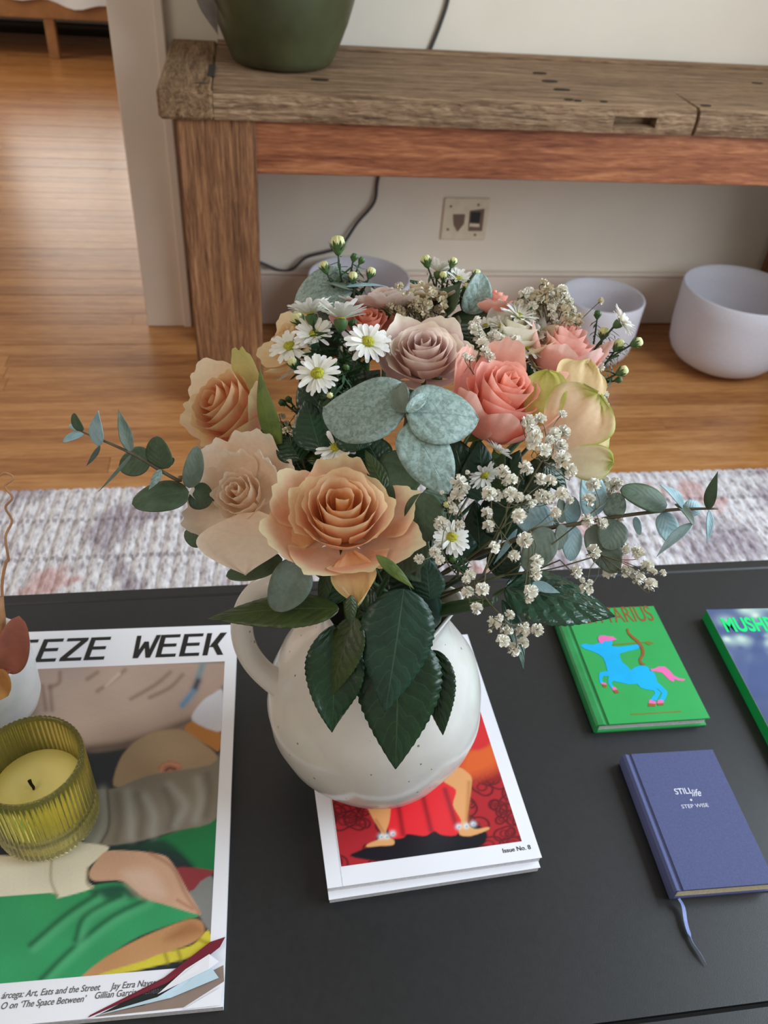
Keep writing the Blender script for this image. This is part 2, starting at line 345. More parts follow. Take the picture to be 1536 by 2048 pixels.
def rug_mat():
    mt, nt, b = newmat('woven_rug'); v = coords(nt); vs = coords(nt, scale=(1, .18, 1), rot=(0, 0, 0))
    weave = noise(nt, coords(nt, scale=(150, 40, 1)), 1.0, 3, .7)
    pat = noise(nt, coords(nt, scale=(9, 7, 1)), 1.0, 3, .5, .5); pk = noise(nt, coords(nt, scale=(5.5, 8, 1)), 1.3, 2, .5)
    base = ramp(nt, weave, [(.33, rgb(150, 138, 142)), (.47, rgb(212, 206, 208)), (.62, rgb(242, 238, 238))])
    mauve = ramp(nt, weave, [(.28, rgb(112, 94, 104)), (.55, rgb(160, 144, 154)), (.75, rgb(206, 198, 204))])
    pink = ramp(nt, weave, [(.28, rgb(172, 130, 126)), (.55, rgb(212, 172, 168)), (.75, rgb(230, 208, 206))])
    f1 = ramp(nt, pat, [(.52, (0, 0, 0)), (.62, (.7, .7, .7))]); f2 = ramp(nt, pk, [(.58, (0, 0, 0)), (.66, (.85, .85, .85))])
    m1 = N(nt, 'ShaderNodeMix', data_type='RGBA'); m2 = N(nt, 'ShaderNodeMix', data_type='RGBA')
    nt.links.new(f1, m1.inputs[0]); nt.links.new(base, m1.inputs[6]); nt.links.new(mauve, m1.inputs[7])
    nt.links.new(f2, m2.inputs[0]); nt.links.new(m1.outputs[2], m2.inputs[6]); nt.links.new(pink, m2.inputs[7])
    # thin dark stitch lines across the rug
    sp = N(nt, 'ShaderNodeSeparateXYZ'); tc = N(nt, 'ShaderNodeTexCoord'); nt.links.new(tc.outputs['Object'], sp.inputs[0])
    def M(op, a, x=None):
        n = N(nt, 'ShaderNodeMath', operation=op); nt.links.new(a, n.inputs[0])
        if isinstance(x, (int, float)): n.inputs[1].default_value = x
        elif x is not None: nt.links.new(x, n.inputs[1])
        return n.outputs[0]
    fr = M('FRACT', M('MULTIPLY', sp.outputs[1], 9.0)); ln = M('LESS_THAN', M('ABSOLUTE', M('SUBTRACT', fr, .5)), .05)
    dt = M('GREATER_THAN', M('FRACT', M('MULTIPLY', sp.outputs[0], 77.0)), .45); k = M('MULTIPLY', M('MULTIPLY', ln, dt), .55)
    m3 = N(nt, 'ShaderNodeMix', data_type='RGBA'); nt.links.new(k, m3.inputs[0]); nt.links.new(m2.outputs[2], m3.inputs[6]); m3.inputs[7].default_value = (*rgb(110, 96, 104), 1)
    nt.links.new(m3.outputs[2], b.inputs['Base Color']); b.inputs['Roughness'].default_value = .95; b.inputs['Specular IOR Level'].default_value = .1
    bump(nt, b, weave, .8, .004); return mt
M_rug = rug_mat()
def emis(name, col, s):
    mt, nt, b = newmat(name); b.inputs['Emission Color'].default_value = (*col, 1); b.inputs['Emission Strength'].default_value = s; return mt
M_daylight = emis('daylit_pane', (1.0, .95, .86), 2.6)

# ------------------------------------------------------------------ the room
YW = 2.161
fl = box('floor', (-3.2, -.6, -.03), (3.2, 7.2, -.006), M_gap); fl['kind'] = 'structure'; ORG[fl.name] = np.array(fl.location)
row = 0.057
def boards(y0, y1, x0, x1):
    y = y0
    while y < y1:
        x = x0 - rng.uniform(0, .9)
        while x < x1:
            L = rng.uniform(1.1, 2.3); a = max(x, x0); e = min(x+L, x1)
            if e-a > .05: 
                v, f = box_vf((a+.0006, y+.0006, -.02), (e-.0006, y+row-.0006, 0+rng.uniform(-.0006, .0004)))
                mesh('floorboard', v, f, M_floor, fl, smooth=False)
            x += L
        y += row
boards(.78, YW, -1.9, 1.75)
boards(YW, 5.95, -2.7, -.15)
XR = 1.75
def struct(o): o['kind'] = 'structure'; return o
struct(box('wall_back', (-.2, YW, 0), (1.87, YW+.12, 2.7), M_wall))
struct(box('baseboard_back', (-.18, YW-.016, 0), (XR, YW, .15), M_trim, bev=.004))
v, f = box_vf((-.18, YW-.022, .15), (XR, YW, .162), .004); struct(mesh('trim_1', v, f, M_trim, smooth=False))
cs = struct(box('trim_2', (-.305, YW-.026, 0), (-.184, YW+.125, 2.7), M_trim, bev=.003))
mesh('casing_bead', *box_vf((-.206, YW-.034, 0), (-.184, YW-.025, 2.7), .003), M_trim, cs, smooth=False)
struct(box('wall_far', (-3.2, 6.4, 0), (-1.75, 6.5, 2.7), M_wall)); struct(box('wall_far_right', (-.35, 6.4, 0), (1.2, 6.5, 2.7), M_wall))
struct(box('wall_far_sill', (-1.75, 6.4, 0), (-.35, 6.5, .62), M_wall)); struct(box('wall_far_header', (-1.75, 6.4, 2.0), (-.35, 6.5, 2.7), M_wall))
wn = struct(box('window_1', (-1.75, 6.47, .62), (-.35, 6.48, 2.0), M_daylight))
for k in range(3): box('window_bar', (-1.75+k*.68, 6.44, .62), (-1.71+k*.68, 6.469, 2.0), M_trim, wn)
for z in (.62, 1.3, 1.96): box('window_bar', (-1.75, 6.445, z), (-.35, 6.468, z+.035), M_trim, wn)

struct(box('wall_right', (XR, 1.26, 0), (XR+.12, YW+.12, 2.7), M_wall)); struct(box('wall_right_sill', (XR, -.7, 0), (XR+.12, 1.26, .62), M_wall))
struct(box('wall_right_header', (XR, -.7, 2.3), (XR+.12, 1.26, 2.7), M_wall)); struct(box('baseboard_right', (XR-.016, -.7, 0), (XR, YW-.016, .16), M_trim, bev=.004))
w2 = struct(box('window_2', (XR+.07, -.7, .64), (XR+.1, 1.24, .68), M_trim))
for z in (1.48, 2.26): box('window_bar', (XR+.07, -.7, z), (XR+.1, 1.24, z+.035), M_trim, w2)
for y in (-.7, 1.2): box('window_bar', (XR+.07, y, .68), (XR+.1, y+.04, 2.26), M_trim, w2)

# bed in the far room
bd = empty('bed', 'wooden bed with white bedding in the room beyond the doorway', 'bed', (-1.05, 5.33, 0))
box('side_rail', (-2.3, 5.33, .195), (-.2, 5.37, .29), M_bedwood, bd, .004)
for x in (-1.105, -.25, -2.2): box('leg', (x, 5.335, 0), (x+.055, 5.385, .2), M_bedwood, bd, .004)
box('base_panel', (-2.3, 5.38, .2), (-.2, 6.3, .27), M_bedwood, bd)
v = []; nx, ny = 50, 12
for j in range(ny):
    for i in range(nx):
        x = -2.32+i/(nx-1)*2.13; s = j/(ny-1)
        wav = .018*math.sin(x*9)+.012*math.sin(x*23+1)
        if s < .4: y = 5.315+.01*math.sin(x*17); z = .275+wav+(s/.4)*.16
        else: y = 5.32+(s-.4)/.6*1.0; z = .44+.015*math.sin(x*7+y*5)
        v.append((x, y, z))
mesh('bedding', v, grid_f(nx, ny), M_sheet, bd)

# ------------------------------------------------------------------ console table
ZT = .708; YF = 1.70; ZB = .655
ct = empty('console_table', 'rustic console table of weathered reclaimed wood with a reddish apron', 'table', (.6, 1.93, 0))
# plank with worn front edge and a mortise; cross-section ring swept along x
def plank():
    xs = sorted(set(list(np.linspace(-.07, 1.64, 120)) + [.7295, .7305, .8205, .8215, .905, .906, .912, .913])); v = []
    r2 = random.Random(3)
    for x in xs:
        n = lambda s: .0011*math.sin(x*31+s*3)+.0009*math.sin(x*77+s*7)+r2.uniform(-.0011, .0011)
        inm = .73 <= x <= .821; crack = .9055 <= x <= .9125
        d = .03 if inm else 0; c = .012 if crack else 0
        v += [(x, YF+.004+n(1)*.6+c, ZB+.001), (x, YF+n(2)+c, ZB+.014), (x, YF+n(2)+d+c, ZB+.0155), (x, YF+n(3)*.7+d+c, ZB+.0325), (x, YF+n(3)+c, ZB+.034),
              (x, YF+.003+n(4)+c, ZT-.006+n(5)*.5), (x, YF+.014+n(5)+c, ZT+n(6)*.2-c*.3), (x, YF+.15, ZT+n(7)*.15), (x, YF+.30, ZT+n(8)*.15), (x, YF+.447, ZT), (x, YF+.447, ZB), (x, YF+.2, ZB)]
    k = 12; f = []
    for i in range(len(xs)-1):
        for j in range(k): f.append((i*k+j, i*k+(j+1)%k, (i+1)*k+(j+1)%k, (i+1)*k+j))
    f.append(tuple(reversed(range(k)))); f.append(tuple(range((len(xs)-1)*k, len(xs)*k)))
    return v, f
v, f = plank(); mesh('top_plank', v, [tuple(reversed(q)) for q in f], M_oldtop, ct, smooth=False)
box('end_board', (-.173, YF-.004, ZB), (-.0705, YF+.447, ZT+.002), M_oldend, ct, .006)
box('notch', (-.082, YF+.10, ZT+.0008), (-.069, YF+.2, ZT+.0028), M_hole, ct)
box('back_batten', (-.07, YF+.405, ZT-.001), (1.64, YF+.44, ZT+.006), M_oldtop, ct, .002)
for (px, py, a, b) in ((1080, 145, .016, .006), (1100, 161, .018, .006), (1124, 178, .018, .006), (1138, 198, .01, .005), (1156, 200, .008, .004), (1208, 202, .008, .004), (1412, 210, .012, .005), (1515, 165, .014, .005), (640, 158, .018, .006), (402, 166, .014, .005)):
    c = onZ(px, py, ZT+.0022); v = [(c[0]+a*math.cos(q*pi/5), c[1]+b*math.sin(q*pi/5), ZT+.0022) for q in range(10)]+[(c[0]+a*math.cos(q*pi/5), c[1]+b*math.sin(q*pi/5), ZT-.004) for q in range(10)]
    mesh('nail_hole', v, [tuple(range(10))]+[(q, q+10, (q+1)%10+10, (q+1)%10) for q in range(10)], M_hole, ct, smooth=False)
def leg(x0, x1, y0, y1):
    v = []; f = []; nz = 16; r2 = random.Random(int(x0*100))
    for i in range(nz):
        z = i/(nz-1)*(ZB+.001)
        for (x, y) in ((x0+.004, y0), (x1-.004, y0), (x1, y0+.004), (x1, y1-.004), (x1-.004, y1), (x0+.004, y1), (x0, y1-.004), (x0, y0+.004)):
            v.append((x+r2.uniform(-.0012, .0012), y+r2.uniform(-.0012, .0012), z))
    for i in range(nz-1):
        for j in range(8): f.append((i*8+j, i*8+(j+1)%8, (i+1)*8+(j+1)%8, (i+1)*8+j))
    f += [tuple(reversed(range(8))), tuple(range((nz-1)*8, nz*8))]
    mesh('leg', v, f, M_leg, ct, smooth=False)
for x in (-.144, 1.47):
    leg(x, x+.152, YF+.012, YF+.125); leg(x, x+.152, YF+.325, YF+.43)
box('apron', (0.0, YF+.022, .552), (1.47, YF+.05, ZB+.001), M_apron, ct, .002)
box('apron', (0.0, YF+.395, .56), (1.47, YF+.42, ZB+.001), M_apron, ct, .002)

# green pot on the console
gp = empty('plant_pot', 'large dark olive green pot standing on the console table', 'pot', (.075, 2.0, ZT+.003))
prof = [(0, .002), (.098, .002), (.106, .006), (.112, .018), (.123, .045), (.137, .08), (.150, .12), (.160, .165), (.167, .23), (.17, .27), (.171, .30), (.166, .305), (.160, .295), (.155, .25), (0, .245)]
def potmod(i, a, r, z): return (.0015*math.sin(3*a)+.001*math.sin(7*a+z*40), 0, 0)
CP = V3(.066, 1.958, 0); lathe('pot_body', prof, (CP[0]+.004, CP[1]+.0, ZT+.001), M_green_pot, gp, 64, potmod)
lathe('soil', [(0, .247), (.08, .25), (.154, .252)], (CP[0]+.004, CP[1], ZT+.001), M_soil, gp, 32)
# dry leaf that hangs down the pot's left side
def leafmesh(b, t, n, w, shape='rose', bend=0., fold=0., serr=0., wave=0., roll=0., nu=9, nv=28, skew=0., seed=0):
    b = np.array(b, float); t = np.array(t, float); a = t-b; L = np.linalg.norm(a); ah = a/L
    n = np.array(n, float); n = nrm(n-ah*(n@ah)); s = np.cross(ah, n); r2 = random.Random(seed)
    if serr: nv = 57
    v = []; uv = []
    for j in range(nv):
        q = j/(nv-1)
        if shape == 'rose': g = (math.sin(pi*min(1, q**.78))**.82)*(1-.25*q**3) if 0 < q < 1 else 0
        elif shape == 'euc': g = math.sqrt(max(0, 1-(2*q-1)**2))*(1+.18*(1-2*q)) if q < .985 else 0
        elif shape == 'heart': g = math.sin(pi*q**.74)**.62 if 0 < q < 1 else 0
        elif shape == 'fan': g = (.16+.84*math.sin(min(q/.68, 1)*pi/2)**1.2)*(math.sqrt(max(0, 1-((q-.68)/.32)**2)) if q > .68 else 1) if q < .995 else .05
        elif shape == 'point': g = (.2+.8*math.sin(min(q/.5, 1)*pi/2)**1.1)*(max(0, 1-((q-.5)/.5)**1.7) if q > .5 else 1)
        elif shape == 'round': g = math.sqrt(max(0, 1-(2*q-1)**2))
        elif shape == 'lance': g = math.sin(pi*q**.7)**1.1 if 0 < q < 1 else 0
        else: g = 1
        g = max(g, .012)
        tooth = (1+serr*((j % 3)/2.0-.5)) if (serr and .06 < q < .97) else 1
        for i in range(nu):
            u = 2*i/(nu-1)-1
            tw = tooth if abs(u) > .99 else 1
            x = u*w/2*g*tw
            h = bend*L*4*q*(1-q) + fold*abs(u)**1.3*w/2*g + wave*L*math.sin(q*9+u*2+seed)*abs(u)**2 + roll*w*u*g
            adv = (tooth-1)*.10*L/ (nv/12) if abs(u) > .99 else 0
            y = q*L + adv - .10*w*abs(u)**2*g*(0 if shape != 'rose' else 1) + skew*u*w*g*.2
            v.append(b + ah*y + s*x + n*h); uv.append((.5+u/2*.96, q))
    return v, grid_f(nu, nv), uv
def leaf(name, b, t, n, w, mat, parent, **k):
    v, f, uv = leafmesh(b, t, n, w, **k)
    o = mesh(name, v, f, mat, parent, uvs=uv)
    so = o.modifiers.new('thickness', 'SOLIDIFY'); so.thickness = .0005; so.offset = 0
    return o
leaf('dry_leaf', onY(408, -60, 1.93), onY(436, 70, 1.90), -FW+RT*-.3, .045, M_greyleaf, gp, shape='lance', bend=.08, fold=.3)

# cord and wall plate
YC = YW-.006
cp = [onY(905, -60, YC), onY(896, 0, YC), onY(880, 50, YC), onY(860, 100, YC), onY(825, 180, YC), onY(770, 300, YC), onY(755, 362, YC), onY(748, 405, YC-.004), onY(715, 445, YC-.006), onY(695, 475, YC-.008), onY(680, 495, YC-.01), onY(652, 504, YC-.012), onY(612, 515, YC-.01), onY(585, 538, YC-.01), onY(560, 541, YC-.01), onY(525, 527, YC-.008), onY(480, 512, YC-.008), onY(430, 520, YC-.008)]
tube('power_cord', cp, .0042, M_cord, n=90, ns=8, label='grey cord hanging down the wall behind the console table', cat='cord')
wp = empty('wall_plate', 'cream two-port wall plate low on the wall under the console', 'outlet', (.567, YW, .30))
def wq(px, py, dy=0): q = onY(px, py, YW); return (q[0], YW-dy, q[2])
box('plate', (.503, YW-.006, .25), (.628, YW, .364), M_plate, wp, .002)
def flatp(name, pts, mat, parent, d0, d1):
    n = len(pts); v = [wq(*p, d0) for p in pts]+[wq(*p, d1) for p in pts]
    return mesh(name, v, [tuple(range(n)), tuple(reversed(range(n, 2*n)))]+[(i, i+n, (i+1) % n+n, (i+1) % n) for i in range(n)], mat, parent, smooth=False)
flatp('port', [(906, 427), (929, 427), (927, 445), (914, 461), (907, 448)], M_brown, wp, .0085, .004)
flatp('port_shell', [(939, 420), (968, 416), (963, 460), (936, 460)], M_brown, wp, .008, .004)
flatp('jack', [(942, 422), (960, 422), (957, 443), (940, 442)], M_black, wp, .011, .004)
flatp('port_ledge', [(938, 444), (957, 445), (957, 451), (937, 450)], M_plate, wp, .011, .004)
for p in ((901, 411), (956, 408), (895, 457), (949, 468)): flatp('screw', [(p[0]-2, p[1]-2), (p[0]+2, p[1]-2), (p[0]+2, p[1]+2), (p[0]-2, p[1]+2)], M_brown, wp, .0075, .004)

# frosted singing bowls on the floor
def bowl(px, py, r, h, label):
    c = onZ(px, py, 0); c[2] = 0.0
    o = []
    for k in range(8): a = k/7*pi/2; o.append((r*.10+(r*.86)*math.sin(a)**.85 if k else 0, .001+.36*h*(1-math.cos(a))**1.25))
    o += [(r*.975, h*.45), (r*.985, h*.6), (r*.99, h*.8), (r, h-.003), (r-.002, h), (r-.006, h-.001), (r-.009, h*.8), (r-.011, h*.5)]
    for k in range(6, -1, -1): a = k/7*pi/2; o.append(((r*.9)*math.sin(a)**.9 if k else 0, .010+.36*h*(1-math.cos(a))**1.25))
    return lathe('singing_bowl', o, c, M_bowl, None, 72, label=label, cat='bowl', group=None, loc=(c[0], c[1], 0))
bowl(1434, 726, .160, .226, 'large frosted white bowl on the floor at the right edge, under the console')
bowl(1175, 715, .112, .19, 'smaller frosted white bowl on the floor behind the pink roses')
bowl(712, 688, .135, .20, 'frosted white bowl on the floor mostly hidden behind the left of the bouquet')

# rug
v = []; cols = []; X0, X1, Y0, Y1 = -.95, 1.70, .25, 1.405; pit = .0262; per = 6; nx = int((X1-X0)/pit*per)+1; ny = 60
for j in range(ny):
    q = j/(ny-1); y = Y0+(Y1-Y0)*q
    for i in range(nx):
        ph = (i % per)/per; rid = math.sqrt(max(0, math.sin(pi*ph)))
        x = X0+i*pit/per + (y-Y1)*.05
        yy = y+(.006*(rid-.5) if j == ny-1 else 0); z = .002+.0062*rid*(1-.35*(j == ny-1))+.0008*math.sin(i*1.7+j*2.3)
        v.append((x, yy, z if j < ny-1 else .003))
mesh('rug', v, grid_f(nx, ny), M_rug, loc=(.2, .8, 0), label='ribbed pale woven rug with faded pink and mauve pattern under the coffee table', cat='rug')

# ------------------------------------------------------------------ coffee table
TZ = .39
tb = empty('coffee_table', 'black coffee table in the foreground carrying the flowers and books', 'table', (.2, .45, 0))
XA, XB, YA, YB = -.62, .98, .186, .714; g = .0022; rw = .0165
box('top_panel', (XA+rw+g, YA+rw+g, TZ-.02), (XB-rw-g, YB-rw-g, TZ), M_table, tb)
box('groove_bed', (XA+.004, YA+.004, TZ-.024), (XB-.004, YB-.004, TZ-.005), M_groove, tb)
box('edge_rail', (XA, YA, TZ-.035), (XB, YA+rw, TZ), M_table, tb, .002); box('edge_rail', (XA, YB-rw, TZ-.035), (XB, YB, TZ), M_table, tb, .002)
box('edge_rail', (XA, YA+rw, TZ-.035), (XA+rw, YB-rw, TZ), M_table, tb, .002); box('edge_rail', (XB-rw, YA+rw, TZ-.035), (XB, YB-rw, TZ), M_table, tb, .002)
for x in (XA+.01, XB-.055):
    for y in (YA+.01, YB-.055): box('leg', (x, y, .007), (x+.045, y+.045, TZ-.03), M_table, tb, .003)
box('lower_shelf', (XA+.03, YA+.03, .13), (XB-.03, YB-.03, .15), M_table, tb)

# ------------------------------------------------------------------ printed matter helpers
def frame2(o, ux, uy): return lambda a, b, z: (o[0]+ux[0]*a+uy[0]*b, o[1]+ux[1]*a+uy[1]*b, z)
def text(name, body, parent, org, ux, uy, size, z, mat, shear=0., bold=0., xs=1.0, align='LEFT', thick=.0002):
    c = bpy.data.curves.new(name, 'FONT'); c.body = body; c.size = size; c.shear = shear; c.offset = bold; c.align_x = align; c.extrude = thick/2
    o = bpy.data.objects.new(name, c); me = bpy.data.meshes.new_from_object(o); bpy.data.objects.remove(o)
    vv = [np.array(p.co) for p in me.vertices]; ff = [tuple(p.vertices) for p in me.polygons]; bpy.data.meshes.remove(me)
    v = [(org[0]+ux[0]*p[0]*xs+uy[0]*p[1], org[1]+ux[1]*p[0]*xs+uy[1]*p[1], z+p[2]+thick/2) for p in vv]
    return mesh(name, v, ff, mat, parent, smooth=False)
def poly_print(name, pts, z, mat, parent, th=.00015):
    v = [tuple(onZ(x, y, z)[:2])+(z+th,) for x, y in pts]+[tuple(onZ(x, y, z)[:2])+(z,) for x, y in pts]; n = len(pts)
    return mesh(name, v, [tuple(range(n))]+[(i, i+n, (i+1) % n+n, (i+1) % n) for i in range(n)], mat, parent, smooth=False)
def sdist(px, poly):                           # signed distance (inside positive) from points to a polygon
    p = np.asarray(poly, float); q = np.roll(p, -1, 0); d2 = np.full(len(px), 1e18); ins = np.zeros(len(px), bool)
    for a, b in zip(p, q):
        e = b-a; w = px-a; t = np.clip((w@e)/max(e@e, 1e-9), 0, 1); dd = w-t[:, None]*e; d2 = np.minimum(d2, (dd**2).sum(1))
        c = ((a[1] <= px[:, 1]) != (b[1] <= px[:, 1])); xx = a[0]+(px[:, 1]-a[1])/(b[1]-a[1] if b[1] != a[1] else 1e-9)*e[0]; ins ^= c & (px[:, 0] < xx)
    return np.where(ins, 1, -1)*np.sqrt(d2)
def rounded(poly, n=4):
    p = np.asarray(poly, float); m_ = len(p); out = []
    for i in range(m_):
        a, b, c, d = p[i-1], p[i], p[(i+1) % m_], p[(i+2) % m_]
        for k in range(n):
            t = k/n; out.append(((1-t)**3*b+3*(1-t)**2*t*(b+(c-a)/7)+3*(1-t)*t*t*(c-(d-b)/7)+t**3*c))
    return out
def fill(C_, px, poly, col, soft=2.0, amt=1.0):
    poly = rounded(poly)
    a = np.clip(sdist(px, poly)/soft+.5, 0, 1)*amt; return C_*(1-a[:, None])+np.array(col)*a[:, None]
def stroke(C_, px, pts, w, col, amt=1.0):
    pts = spline(pts, 10) if len(pts) > 2 else pts
    d = np.full(len(px), 1e9)
    for a, b in zip(pts[:-1], pts[1:]):
        a = np.array(a, float); b = np.array(b, float); e = b-a; q = px-a; t = np.clip((q@e)/max(e@e, 1e-9), 0, 1); d = np.minimum(d, np.linalg.norm(q-t[:, None]*e, axis=1))
    k = np.exp(-(d/w)**2)*amt; return C_*(1-k[:, None])+np.array(col)*k[:, None]
def print_grid(name, quad, z, nx, ny, fn, parent, mat):
    a, b, c, d = [np.array(q[:2]) for q in quad]   # bottom-left, bottom-right, top-right, top-left on the table
    U, Vv = np.meshgrid(np.linspace(0, 1, nx), np.linspace(0, 1, ny)); U = U.ravel()[:, None]; Vv = Vv.ravel()[:, None]
    xy = (a*(1-U)+b*U)*(1-Vv)+(d*(1-U)+c*U)*Vv; v = np.column_stack([xy, np.full(len(xy), z)])
    return mesh(name, v, grid_f(nx, ny), mat, parent, smooth=False, cols=np.clip(fn(pr(v)), 0, 1))

# ------------------------------------------------------------------ large magazine
MZ = TZ+.009
mg = empty('magazine', 'large magazine with a mother and baby cover photograph and a torn corner', 'magazine', (-.18, .44, TZ))
TR, BR = onZ(475, 1249, MZ), onZ(446, 2012, MZ); uy = nrm((TR-BR)[:2]); ux = np.array([uy[1], -uy[0]]); Hm = np.linalg.norm((TR-BR)[:2]); Wm = .292
O = BR[:2]-ux*Wm
def mq(a, b, z): q = O+ux*a+uy*b; return (q[0], q[1], z)
v, f = obox_vf(O, ux, uy, Wm, Hm, TZ+.0003, MZ-.0016); mesh('page_block', v, f, M_paper2, mg, smooth=False)
cv = [(0, 0), (Wm-.098, 0), (Wm-.045, .022), (Wm-.012, .046), (Wm, .053), (Wm, Hm), (0, Hm)]
n = len(cv); v = [mq(a, b, MZ) for a, b in cv]+[mq(a, b, MZ-.0005) for a, b in cv]
mesh('cover', v, [tuple(range(n)), tuple(reversed(range(n, 2*n)))]+[(i, i+n, (i+1) % n+n, (i+1) % n) for i in range(n)], M_paper, mg, smooth=False)
def curl(name, pts, mat, z0):
    n = len(pts); v = [mq(a, b, z0+c) for a, b, c in pts]+[mq(a, b, z0+c-.0003) for a, b, c in pts]
    mesh(name, v, [tuple(range(n)), tuple(reversed(range(n, 2*n)))]+[(i, i+n, (i+1) % n+n, (i+1) % n) for i in range(n)], mat, mg, smooth=False)
curl('page', [(Wm-.115, .0, .0), (Wm, 0, 0), (Wm, .06, 0), (Wm-.02, .05, 0)], M_paper, MZ-.0014)
curl('page', [(Wm-.105, .001, .0), (Wm-.03, .002, 0), (Wm-.0, .018, 0.0), (Wm-.001, .03, 0), (Wm-.02, .022, 0)], M_tanp, MZ-.0009)
curl('page', [(Wm-.105, .001, .0), (Wm-.06, .006, 0), (Wm-.022, .022, .001), (Wm-.03, .03, .002), (Wm-.07, .012, .001)], M_dpage, MZ-.0007)
curl('page', [(Wm-.098, .001, .0004), (Wm-.04, .009, .001), (Wm-.004, .020, .002), (Wm-.012, .030, .004), (Wm-.022, .024, .003), (Wm-.05, .010, .002)], M_bluep, MZ-.0004)
curl('page', [(Wm-.05, .012, .002), (Wm-.012, .026, .004), (Wm-.004, .031, .004), (Wm-.012, .037, .005), (Wm-.03, .028, .003)], M_paper, MZ-.0001)
curl('page', [(Wm-.10, .0005, .0005), (Wm-.044, .0195, .001), (Wm-.016, .034, .003), (Wm-.004, .042, .004), (Wm, .05, .003), (Wm-.012, .047, .003), (Wm-.046, .024, .001), (Wm-.099, .002, .0005)], M_crim, MZ+.0002)
curl('page', [(Wm-.03, .0005, .0), (Wm-.002, .001, 0), (Wm-.001, .014, .001)], M_paper, MZ-.0006)
# the cover photograph
def c_(r, g_, b_): return np.array(rgb(r, g_, b_))
def cover(px):
    C_ = np.tile(c_(38, 44, 50), (len(px), 1)); x, y = px[:, 0], px[:, 1]
    nzv = np.sin(x*.031+y*.017)*np.sin(y*.043-x*.011)
    C_ = fill(C_, px, [(-140, 1350), (446, 1322), (446, 1375), (422, 1398), (388, 1446), (350, 1463), (300, 1472), (250, 1492), (180, 1500), (150, 1468), (75, 1440), (-140, 1480)], c_(176, 152, 138), 14)
    C_ = fill(C_, px, [(75, 1400), (150, 1350), (330, 1345), (345, 1400), (280, 1450), (170, 1480), (90, 1450)], c_(192, 170, 156), 60, .6)
    for pts in ([(250, 1340), (225, 1362), (195, 1382)], [(195, 1345), (175, 1358)], [(340, 1345), (310, 1370), (262, 1398)], [(120, 1345), (118, 1365), (100, 1375)], [(85, 1372), (92, 1420)], [(100, 1372), (104, 1420)], [(365, 1350), (340, 1375), (300, 1395)]): C_ = stroke(C_, px, pts, 4.5, c_(122, 88, 74), .55)
    C_ = stroke(C_, px, [(238, 1348), (212, 1372)], 4, c_(214, 190, 178), .7); C_ = stroke(C_, px, [(180, 1497), (250, 1488), (330, 1462), (385, 1440)], 9, c_(96, 76, 66), .8)
    C_ = fill(C_, px, [(392, 1440), (440, 1462), (438, 1502), (418, 1492), (368, 1462)], c_(184, 122, 58), 4)
    C_ = fill(C_, px, [(446, 1382), (446, 1462), (384, 1440), (402, 1405), (425, 1388)], c_(208, 208, 216), 5)
    C_ = fill(C_, px, [(228, 1572), (230, 1545), (245, 1510), (275, 1480), (315, 1462), (365, 1460), (400, 1482), (432, 1508), (432, 1535), (330, 1552), (300, 1562), (262, 1575)], c_(168, 142, 112), 5)
    C_ = fill(C_, px, [(270, 1500), (320, 1472), (370, 1475), (390, 1500), (330, 1530)], c_(180, 156, 126), 40, .8)
    C_ = fill(C_, px, [(318, 1542), (322, 1528), (338, 1522), (358, 1526), (364, 1538), (350, 1545)], c_(182, 122, 94), 5); C_ = stroke(C_, px, [(322, 1542), (326, 1531), (342, 1527), (358, 1532)], 2.5, c_(206, 146, 118), .9); C_ = stroke(C_, px, [(332, 1541), (338, 1536), (350, 1538)], 3, c_(84, 44, 34), .75)
    C_ = fill(C_, px, [(280, 1692), (360, 1660), (432, 1636), (428, 1742), (390, 1736), (350, 1702)], c_(28, 116, 66), 4); C_ = fill(C_, px, [(200, 1700), (260, 1685), (330, 1680), (390, 1735), (330, 1712)], c_(22, 56, 46), 14, .9)
    C_ = fill(C_, px, [(160, 1668), (185, 1600), (192, 1580), (232, 1576), (300, 1550), (420, 1530), (440, 1508), (436, 1634), (350, 1662), (270, 1684), (200, 1692), (165, 1682)], c_(132, 124, 110), 4)
    for pts in ([(255, 1585), (262, 1640), (262, 1675)], [(290, 1592), (308, 1630), (306, 1668)], [(395, 1560), (402, 1600), (392, 1640)], [(206, 1580), (208, 1640), (190, 1688)], [(190, 1600), (176, 1672)], [(340, 1570), (370, 1610), (350, 1650)]): C_ = stroke(C_, px, pts, 10, c_(170, 170, 162), .5)
    for pts in ([(275, 1590), (284, 1630), (280, 1672)], [(330, 1580), (345, 1620), (338, 1655)], [(235, 1590), (240, 1640), (232, 1680)], [(415, 1550), (420, 1590), (412, 1630)]): C_ = stroke(C_, px, pts, 8, c_(96, 88, 76), .5)
    C_ = stroke(C_, px, [(215, 1580), (218, 1650), (200, 1690)], 3, c_(84, 80, 70), .8)
    C_ = fill(C_, px, [(-140, 1800), (115, 1786), (180, 1772), (245, 1766), (330, 1800), (398, 1830), (362, 1842), (280, 1872), (215, 1912), (160, 1957), (-140, 1985)], c_(52, 152, 96), 4)
    C_ = fill(C_, px, [(180, 1782), (240, 1768), (290, 1790), (220, 1800)], c_(26, 70, 60), 14, .9)
    for pts in ([(80, 1960), (140, 1900), (220, 1835), (290, 1800)], [(150, 1880), (170, 1830), (240, 1790)], [(60, 1890), (130, 1830), (190, 1790)]): C_ = stroke(C_, px, [(p[0]+9, p[1]+7) for p in pts], 10, c_(92, 182, 130), .5); C_ = stroke(C_, px, pts, 6, c_(22, 84, 54), .75)
    C_ = fill(C_, px, [(378, 1782), (405, 1755), (428, 1760), (424, 1860), (400, 1834)], c_(128, 128, 124), 4); C_ = fill(C_, px, [(352, 1736), (428, 1742), (402, 1762), (380, 1782)], c_(140, 54, 58), 3)
